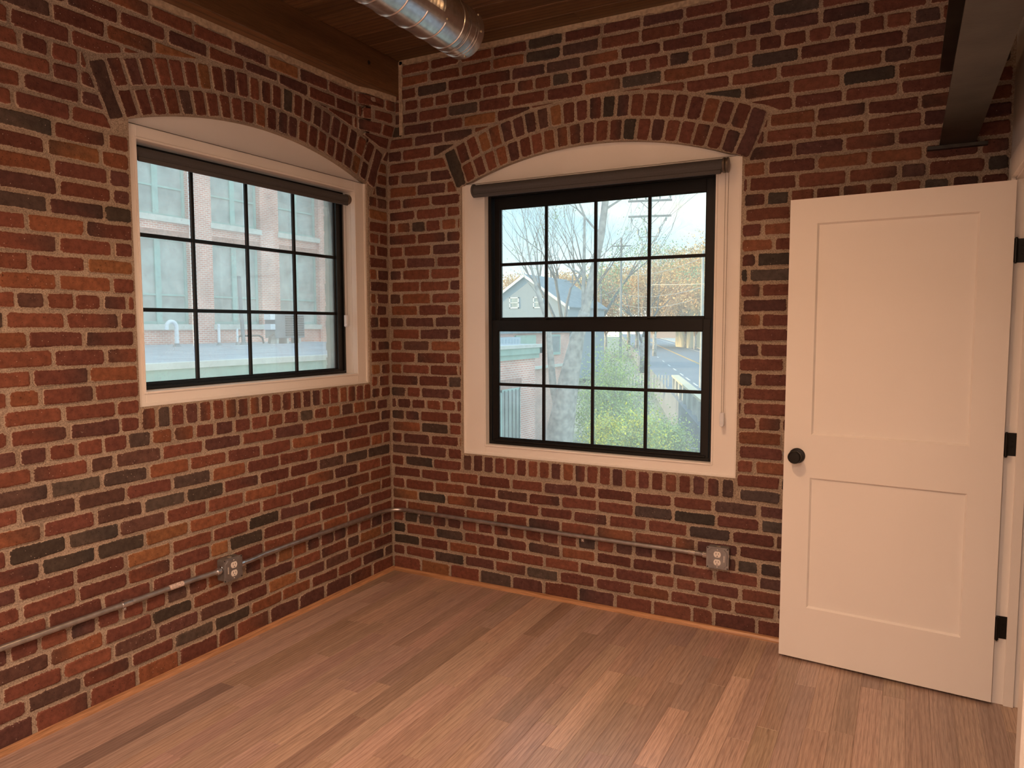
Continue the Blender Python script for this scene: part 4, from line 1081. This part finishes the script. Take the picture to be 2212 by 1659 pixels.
strip(MB(), 4.6, 4.72, -85, 330, -3.0, -2.985).build('edge_line', X_line, rd)
for t in (-50, -44, -38, -32, -26, -20, -12, -4, 6, 18): strip(MB(), -3.85, -3.72, t, t + 3.2, -3.0, -2.985).build('edge_line', X_line, rd)
sw = tag(strip(MB(), 6.5, 12.5, -80, 330, -3.0, -2.86).build('sidewalk', X_conc), kind='structure')
TB = -35.5
fb = E('roadside_barrier', 'pale concrete and board barrier along the near edge of the road', 'barrier')
strip(MB(), -5.9, -5.6, -72, TB, -3.0, -2.05).build('barrier_wall', X_conc, fb)
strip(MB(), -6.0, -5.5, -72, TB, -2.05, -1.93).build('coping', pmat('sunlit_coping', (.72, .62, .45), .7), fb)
for i in range(14):
    t = -71 + i * 2.6; strip(MB(), -6.05, -5.9, t, t + .28, -4.6, -2.05).build('post', X_conc, fb)
pf = E('picket_fence', 'low grey picket fence at the end of the roadside barrier', 'fence')
for i in range(22): MB().box(-17.8 + i * .24, -17.7 + i * .24, 50.0, 50.04, -3.4, -2.15).build('picket', X_conc, pf)
MB().box(-17.9, -12.7, 50.04, 50.09, -2.5, -2.4).build('rail', X_conc, pf)
ww = E('board_fence', 'weathered yellowish board fence on the far side of the road', 'fence')
for i in range(46):
    strip(MB(), 8.0, 8.06, -10 + i * 1.2, -10 + i * 1.2 + 1.16, -2.9, -1.3 + uni(-.05, .05)).build('board', pmat('fence_board', (.62, .50, .34), .8, nscale=1) if i == 0 else bpy.data.materials['fence_board'], ww)
rg_ = E('gravel_planter', 'curved concrete kerb enclosing a bed of pale gravel below the window', 'planter')
cx_, cy_ = -4.9, 33.5
MB().lathe([(3.6, -.6), (3.6, .35), (3.3, .35), (3.3, -.6)], (cx_, cy_, -4.5), (0, 0, 1), 40).build('kerb', X_conc, rg_)
MB().lathe([(3.3, -.5), (3.3, .2), (1.5, .35), (.2, .4)], (cx_, cy_, -4.5), (0, 0, 1), 40).build('gravel', pmat('gravel', (.45, .41, .36), .95, nscale=9, namt=.55, bump=1, bscale=9), rg_)

def house(name, label, loc, rz, w, d, hw, hr, wall, roofm, trim, wins_, wside=()):
    # gable end faces local -y; w along x, d along y
    h = tag(empty(name, loc, rz), label, 'house')
    n = MB(); zb = 0
    v = [(-w / 2, 0, zb), (w / 2, 0, zb), (w / 2, 0, hw), (0, 0, hr), (-w / 2, 0, hw), (-w / 2, d, zb), (w / 2, d, zb), (w / 2, d, hw), (0, d, hr), (-w / 2, d, hw)]
    n.add(v, [(0, 1, 2, 3, 4), (9, 8, 7, 6, 5), (0, 5, 6, 1), (1, 6, 7, 2), (5, 0, 4, 9)]).build('wall', wall, h)
    for s in (-1, 1):
        ov = .35; sl = (hr - hw) / (w / 2); a = (s * (w / 2 + ov), hw - sl * ov); r = (0, hr)
        m = MB(); t = .12
        v = [(a[0], -.35, a[1] + .02), (0, -.35, hr + .02), (0, d + .35, hr + .02), (a[0], d + .35, a[1] + .02)]
        v2 = [(x, y, z + t) for x, y, z in v]
        m.add(v + v2, [(0, 1, 2, 3), (4, 7, 6, 5), (0, 4, 5, 1), (1, 5, 6, 2), (2, 6, 7, 3), (3, 7, 4, 0)]).build('roof', roofm, h)
        m = MB(); v = [(a[0], -.38, a[1] - .20), (0, -.38, hr - .20), (0, -.38, hr + .15), (a[0], -.38, a[1] + .15)]; v += [(x, -.33, z) for x, y, z in v]
        m.add(v, [(0, 1, 2, 3), (4, 7, 6, 5), (0, 4, 5, 1), (1, 5, 6, 2), (2, 6, 7, 3), (3, 7, 4, 0)]).build('barge_board', trim, h)
    for x0, x1, z0, z1 in wins_:
        f = MB(); b = .12
        for q in ((x0, x0 + b, z0, z1), (x1 - b, x1, z0, z1), (x0, x1, z0, z0 + b), (x0, x1, z1 - b, z1), (x0, x1, (z0 + z1) / 2 - .04, (z0 + z1) / 2 + .04)): f.box(q[0], q[1], -.08, .02, q[2], q[3])
        f = f.build('window', trim, h); MB().box(x0 + b, x1 - b, -.03, .01, z0 + b, z1 - b).build('pane', X_win, f)
    for y0, y1, z0, z1 in wside:
        f = MB(); b = .12; X = w / 2
        for q in ((y0, y0 + b, z0, z1), (y1 - b, y1, z0, z1), (y0, y1, z0, z0 + b), (y0, y1, z1 - b, z1)): f.box(X - .02, X + .08, q[0], q[1], q[2], q[3])
        f = f.build('window', trim, h); MB().box(X - .01, X + .03, y0 + b, y1 - b, z0 + b, z1 - b).build('pane', X_dgrey, f)
    return h
X_trim = pmat('white_house_trim', (.80, .82, .85), .6); X_slate = pmat('slate_roof', (.26, .30, .34), .8, nscale=2, namt=.2)
house('gable_house', 'blue grey clapboard house with a white trimmed gable, left of the big tree', (-34.9, 70, -4.4), 0.0, 10.4, 11, 8.1, 11.55, X_blue, X_slate, X_trim, [(-1.95, -.75, 7.9, 9.15), (1.05, 2.25, 7.9, 9.15), (-1.9, -.7, 3.6, 5.0), (1.1, 2.3, 3.6, 5.0)])
house('cream_house', 'cream clapboard house with slate roof at the right edge of the view, beyond the road', (-38.6, 150.0, -3.0), -1.02, 10.5, 16, 8.7, 13.0, X_cream, X_slate, X_trim, [(-.9, .9, 5.6, 7.9)], [(3.0, 4.8, 4.6, 7.4), (9.2, 11, 4.6, 7.4)])
ap = E('apartment_block', 'long pale pink apartment block far down the road among the trees', 'building')
MB().box(-82, -64, 260, 280, -3, 10.6).build('wall', siding('pink_clapboard', (.55, .40, .33), .3), ap)
MB().box(-82.6, -63.4, 259.4, 280.6, 10.6, 11.6).build('roof', X_slate, ap)
for i in range(8):
    for z in (1.5, 6.2): MB().box(-81 + i * 2.2, -79.8 + i * 2.2, 259.9, 260.02, z, z + 2.4).build('window', X_dgrey, ap)
an = E('brick_annex', 'low brick outbuilding with small green framed window behind the mill wing', 'building')
MB().box(-20, -14.2, 24, 35.1, -5, 1.15).build('wall', X_eb, an)
MB().box(-20, -14.0, 23.8, 35.3, 1.15, 1.45).build('roof', X_slate, an)
f = MB().box(-14.25, -14.12, 32.35, 33.7, -.05, 1.05).build('window', X_teal, an); MB().box(-14.14, -14.1, 32.5, 33.55, .1, .95).build('pane', X_dgrey, f)
f = MB().box(-14.25, -14.10, 28.4, 30.6, .55, 1.05).build('sign_board', X_green, an)
MB().box(-14.22, -14.05, 23.99, 35.1, -.72, -.58).build('string_course', X_sill, an)
sh = E('blue_shed', 'small pale blue ribbed metal shed left of the brick outbuilding', 'shed')
MB().box(-17.6, -14.6, 25.2, 27.6, -5, 1.05).build('wall', siding('pale_blue_metal', (.50, .60, .72), .25), sh) if False else None
MB().box(-14.18, -13.6, 25.4, 27.9, -5, .98).build('wall', pmat('pale_blue_metal', (.50, .60, .72), .6), sh)
for i in range(8): MB().box(-13.6, -13.57, 25.5 + i * .3, 25.56 + i * .3, -4.9, .9).build('rib', bpy.data.materials['pale_blue_metal'], sh)

# utility poles
X_pole = pmat('weathered_pole', (.30, .29, .28), .9, nscale=3, namt=.2); X_ins = pmat('grey_insulator', (.32, .34, .36), .4)
def upole(label, x, y, zt, r, arms, sub=True, mat=None):
    p = E('utility_pole', label, 'utility pole', None)
    MB().tube([(x, y, -5), (x, y, zt)], [r, r * .7], 10).build('pole', mat or X_pole, p)
    ax = Vector((.966, .26, 0))
    for z, hl, ins in arms:
        c = Vector((x, y - r, z)); a, b = c - ax * hl, c + ax * hl; m = MB()
        t = .055; q = Vector((-ax.y, ax.x, 0)) * t
        v = [a - q, b - q, b + q, a + q]; v = [(w_.x, w_.y, z - t) for w_ in v] + [(w_.x, w_.y, z + t) for w_ in v]
        m.add(v, [(3, 2, 1, 0), (4, 5, 6, 7), (0, 1, 5, 4), (1, 2, 6, 5), (2, 3, 7, 6), (3, 0, 4, 7)])
        cr = m.build('crossarm', mat or X_pole, p)
        for s, up_ in ins:
            w_ = c + ax * hl * s
            MB().lathe([(.02, 0), (.02, .05), (.06, .07), (.03, .11), (.07, .14), (.03, .18), (.05, .22), (.02, .26)], (w_.x, w_.y, z + t * up_), (0, 0, up_), 8).build('insulator', X_ins, cr)
        if hl > .9:
            for s in (-1, 1):
                MB().tube([tuple(c + ax * hl * .45 * s), (x, y - r, z - .55)], .02, 5).build('brace', mat or X_pole, cr)
    return p
upole('tall near utility pole with two crossarms and hanging cable ends', -11.07, 40, 9.3, .10,
      [(9.0, 1.30, [(-.92, 1), (-.6, 1), (-.2, 1), (.45, 1), (.92, 1)]), (8.08, 1.27, [(-.85, -1), (-.25, -1), (.75, -1)])])
upole('slimmer middle utility pole with one short crossarm right of the big tree', -21.5, 64, 9.9, .14, [(9.1, .95, [(-.8, -1), (.3, -1), (.85, -1)])])
upole('small distant utility pole between the blue grey house and the big tree', -33.5, 80, 7.8, .14, [(7.0, .9, [(-.8, 1), (.8, 1)])])
upole('pale grey pole standing in front of the cream house', -10.3, 50, 6.9, .13, [], mat=X_conc)
cb = E('cable_tails', 'looped cable tails hanging below the crossarms of the tall near pole', 'cables')
def sag(a, b, s, n=10): 
    a, b = Vector(a), Vector(b); return [tuple(a.lerp(b, i / n) - Vector((0, 0, s * 4 * (i / n) * (1 - i / n)))) for i in range(n + 1)]
for x0, x1, z1 in ((-12.15, -11.75, 7.2), (-11.4, -11.25, 7.2), (-10.1, -10.45, 7.2)):
    MB().tube([(x0, 39.8, 7.85), (x0 + (x1 - x0) * .15, 39.8, 7.6), (x1, 39.8, 7.35), (x1, 39.8, 7.1)], .02, 5).build('tail', X_ins, cb)
    MB().lathe([(.03, 0), (.06, .05), (.06, .3), (.03, .36)], (x1, 39.8, 7.0), (0, 0, 1), 8).build('cable_end', X_ins, cb)
MB().tube([(-11.75, 39.8, 7.0), (-11.5, 39.8, 6.6), (-11.45, 39.8, 6.0), (-11.75, 39.85, 5.2), (-11.6, 39.9, -4)], .03, 6).build('tail', X_ins, cb)
MB().tube([(-10.45, 39.8, 7.0), (-10.75, 39.8, 6.5), (-11.05, 39.88, 5.9), (-11.2, 39.88, -4)], .03, 6).build('tail', X_ins, cb)
MB().box(-11.75, -10.5, 39.85, 39.9, 6.83, 6.88).build('spreader', X_pole, cb)
wires = [((-12.2, 40, 9.2), (-22.3, 64, 9.15)), ((-11.3, 40, 9.2), (-21.2, 64, 9.15)), ((-9.9, 40, 9.2), (-20.7, 64, 9.15)), ((-12.2, 40, 8.0), (-21.9, 64, 7.6)),
         ((-12.2, 40, 9.2), (5, 8, 12)), ((-11.3, 40, 9.2), (6.5, 8, 12)), ((-9.9, 40, 9.2), (8, 8, 12)), ((-9.9, 40, 8.0), (8.5, 8, 10.8)),
         ((-21.5, 64, 6.4), (-10.3, 50, 6.4)), ((-21.5, 64, 4.6), (-10.3, 50, 4.3)), ((-33.5, 80, 5), (-21.5, 64, 5.2)), ((-11.07, 40, 4.0), (12, 30, 4.6)), ((-21.5, 64, 3.6), (-11.0, 50, 3.4))]
WL_ = ['leftmost wire from the top crossarm of the near pole to the middle pole', 'centre wire from the top crossarm of the near pole to the middle pole', 'rightmost wire from the top crossarm of the near pole to the middle pole',
       'wire from the lower crossarm of the near pole to the middle pole', 'leftmost wire running overhead from the near pole towards the building', 'centre wire running overhead from the near pole towards the building',
       'rightmost wire running overhead from the near pole towards the building', 'lowest wire running overhead from the near pole towards the building', 'upper dark cable sagging from the middle pole to the pale pole',
       'middle cable sagging from the middle pole to the pale pole', 'cable from the small distant pole to the middle pole', 'dark cable leaving the near pole to the right, above the cream house', 'lowest cable sagging low from the middle pole to the pale pole']
for i, (a, b) in enumerate(wires):
    o = MB().tube(sag(a, b, .45 if i > 7 else .25, 12), .011 if i < 8 else .022, 4).build('overhead_wire', X_ins)
    tag(o, WL_[i], 'wire', 'overhead wires between the utility poles')

# trees
def grow(mb, tips, p, d, ln, r, depth, spread, lift, rng, nseg=3):
    pts = [p]; rad = [r]; q = p.copy(); dd = d.copy()
    for i in range(nseg):
        dd = (dd + Vector((rng.uniform(-1, 1), rng.uniform(-1, 1), rng.uniform(-.4, .8) * lift)) * .13).normalized()
        q = q + dd * (ln / nseg); pts.append(q.copy()); rad.append(r * (1 - .38 * (i + 1) / nseg))
    mb.tube(pts, rad, 6 if r > .08 else (4 if r > .02 else 3), cap=False)
    if depth == 0: tips.append(q); return
    k = 3 if rng.random() < .55 else 2
    if depth <= 2: k += 1
    for i in range(k):
        a = dd.orthogonal().normalized(); a.rotate(__import__('mathutils').Quaternion(dd, rng.uniform(0, 6.28)))
        nd = (dd + a * rng.uniform(.35, 1) * spread + Vector((0, 0, .22 * lift))).normalized()
        st = q if i < 2 else pts[rng.randint(1, nseg)]
        grow(mb, tips, st.copy(), nd, ln * rng.uniform(.62, .82), rad[-1] * rng.uniform(.55, .8), depth - 1, spread, lift, rng)
def leaves(tips, n, size, sp, rng, mb=None):
    mb = mb or MB()
    for i in range(n):
        t = tips[rng.randrange(len(tips))]; c = t + Vector((rng.gauss(0, sp), rng.gauss(0, sp), rng.gauss(0, sp)))
        a = Vector((rng.uniform(-1, 1), rng.uniform(-1, 1), rng.uniform(-1, 1))).normalized(); b = a.orthogonal().normalized(); s = size * rng.uniform(.6, 1.3)
        mb.add([c - a * s, c + b * s * .5, c + a * s, c - b * s * .5], [(0, 1, 2, 3)])
    return mb
def tree(label, base, ht, r, depth, seed, spread=.75, lift=1.0, bark=None, twig=None, leafm=None, nleaf=0, lsize=.1, lsp=.4, lean=(0, 0), trunk=.3, grp=None, name='bare_tree', cat='tree'):
    rng = random.Random(seed); t = E(name, label, cat, grp)
    base = Vector(base); top = base + Vector((lean[0], lean[1], ht * trunk))
    m = MB(); m.tube([base, base.lerp(top, .5) + Vector((.02, 0, 0)) * ht * .1, top], [r * 1.15, r, r * .85], 12)
    m.build('trunk', bark or X_bark, t, smooth=True)
    mb = MB(); tips = []
    for i in range(4):
        a = 2 * PI * i / 4 + rng.uniform(-.4, .4)
        grow(mb, tips, top - Vector((0, 0, rng.uniform(0, ht * trunk * .25))), Vector((math.cos(a) * .55, math.sin(a) * .55, 1)).normalized(), ht * .26, r * .55, depth, spread, lift, rng)
    o = mb.build('branches', twig or bark or X_twig, t, recalc=False); o['kind'] = 'stuff'
    if nleaf:
        o = leaves(tips, nleaf, lsize, lsp, rng).build('leaves', leafm, t, recalc=False); o['kind'] = 'stuff'
    return t
# the big leaning trunk near the window
bt = E('big_tree', 'big grey tree with a thick leaning forked trunk, nearest to the window', 'tree')
MB().tube([(-8.35, 20, -5), (-7.95, 20, -2.4), (-7.6, 20, -.4), (-7.28, 20, 1.1), (-7.0, 20, 2.0)], [.62, .50, .36, .24, .19], 14).build('trunk', X_bark, bt, smooth=True)
mbb = MB(); tips = []
rng_ = random.Random(5)
mbb.tube([(-7.0, 20, 2.0), (-6.72, 20, 3.2), (-6.42, 20, 4.6), (-6.22, 20, 6.2), (-6.1, 20, 8.5)], [.17, .14, .125, .11, .08], 10)
mbb.tube([(-7.05, 20, 1.7), (-7.06, 20, 2.6), (-7.0, 19.9, 3.7), (-6.95, 19.8, 5.2)], [.09, .075, .06, .04], 8)
mbb.tube([(-7.9, 20, -2.0), (-8.2, 20, -.6), (-8.32, 20, .6), (-8.4, 20, 1.6), (-8.9, 20, 3.0)], [.16, .14, .12, .10, .06], 8)
for p, d, ln, r in (((-6.42, 20, 4.6), (-.8, .1, .6), 1.4, .05), ((-6.3, 20, 5.4), (.9, .1, .5), 1.2, .045), ((-7.0, 20, 3.2), (-.9, .2, .5), 1.3, .04), ((-6.95, 19.8, 5.2), (-.3, 0, 1), 1.4, .04), ((-8.4, 20, 1.6), (-.6, 0, 1), 1.2, .05), ((-8.9, 20, 3.0), (-.3, 0, 1), 1.5, .05), ((-6.6, 20, 3.7), (.8, .1, .7), .8, .03), ((-6.1, 20, 8.5), (0, 0, 1), 2, .07)):
    grow(mbb, tips, Vector(p), Vector(d).normalized(), ln, r, 4, .7, .5, rng_)
o = mbb.build('branches', X_bark, bt, recalc=False); o['kind'] = 'stuff'
o = leaves(tips, 900, .035, .12, rng_).build('buds', X_leafd, bt, recalc=False); o['kind'] = 'stuff'

G1 = 'bare grey trees behind the houses'
tree('bare grey tree with spreading limbs rising behind the gable of the blue grey house', (-31.5, 84, -4.5), 25, .42, 6, 11, .62, .8, twig=X_twig, grp=G1)
tree('wide bare tree crown just right of the blue grey gable, behind the big trunk', (-26.5, 62, -4.5), 20, .36, 6, 23, .75, .6, twig=X_twig, grp=G1)
tree('dense bare tree filling the left edge of the back window view', (-42.5, 92, -4.5), 24, .40, 6, 31, .7, .8, twig=X_twig, grp=G1)
tree('dark rounded tree below the tall near pole', (-24.5, 80, -4), 14, .30, 6, 41, .8, .4, twig=X_twig, leafm=X_leafd, nleaf=2500, lsize=.12, lsp=.4, grp=G1)
tree('bare tree rising behind the cream house roof', (-30.5, 104, -4), 17, .3, 6, 51, .7, .7, twig=X_twig2, leafm=X_leafo, nleaf=3000, lsize=.13, lsp=.5, grp=G1)
far = tree('sun tinted tree of the distant tree line beyond the road', (-52, 140, -4), 14, .3, 5, 61, .8, .5, twig=X_twig2, leafm=X_leafo, nleaf=5000, lsize=.25, lsp=.8, grp='sun tinted tree line beyond the road', name='sun_tinted_tree')  # tree line lit orange by the low sun, tint painted into its materials
for i, (x_, y_, s_) in enumerate([(-58, 142, 1.05), (-63.5, 150, 1.1), (-47, 145, 1.0), (-42, 141, 1.05), (-37.5, 148, 1.1), (-33, 138, 1.0), (-29, 140, 1.3), (-69, 140, .9), (-25, 128, 1.2), (-75, 150, 1.1), (-54, 160, 1.25), (-44, 165, 1.3), (-34, 160, 1.3)]):
    c = copy_tree(far); c.location = (x_ + 52 * s_, y_ - 140 * s_, -4 + 4 * s_); c.scale = (s_, s_, s_)
# shrubs
def shrub(label, c, rx, ry, rz_, n, size, mats, seed, name='shrub'):
    rng = random.Random(seed); s = E(name, label, 'shrub'); c = Vector(c); tips = []
    mb = MB()
    for i in range(26):
        a = rng.uniform(0, 6.28); e = rng.uniform(.15, 1.5); d = Vector((math.cos(a) * math.cos(e) * rx, math.sin(a) * math.cos(e) * ry, math.sin(e) * rz_ * 1.6))
        p0 = c - Vector((0, 0, rz_)); pts = [p0, p0 + d * .5 + Vector((0, 0, .2)), p0 + d * rng.uniform(.85, 1.05)]
        mb.tube(pts, [.03, .018, .008], 4, cap=False); tips += [pts[1].lerp(pts[2], k / 5) for k in range(6)]
    o = mb.build('stems', X_bark, s, recalc=False); o['kind'] = 'stuff'
    for m, f in mats:
        o = leaves(tips, int(n * f), size, min(rx, rz_) * .26, rng).build('leaves', m, s, recalc=False); o['kind'] = 'stuff'
    return s
shrub('bright yellow flowering shrub directly right of the big trunk', (-7.0, 22.0, -2.7), .95, .9, 1.3, 5200, .045, ((X_leafye, .45), (X_leafy, .55)), 3)
shrub('yellow green shrub below the middle of the back window', (-5.9, 22.5, -2.5), 1.3, 1.1, 1.2, 6500, .05, ((X_leafy, .60), (X_leafye, .30), (X_leafd, .10)), 4)
shrub('green shrub in front of the roadside barrier, lower right of the window view', (-5.2, 24.0, -3.0), 1.2, 1.0, 1.1, 5000, .05, ((X_leafy, .45), (X_leafd, .55)), 5)
shrub('tall loose spring green bush rising in the middle of the window view', (-10.6, 33, -1.6), 1.9, 1.6, 3.4, 9000, .06, ((X_leafy, .6), (X_leafd, .4)), 6)
shrub('grey green bush filling the ground behind the big trunk', (-12.2, 36, -2.2), 2.2, 1.6, 2.4, 5000, .07, ((X_leafd, .8), (X_leafy, .2)), 7)
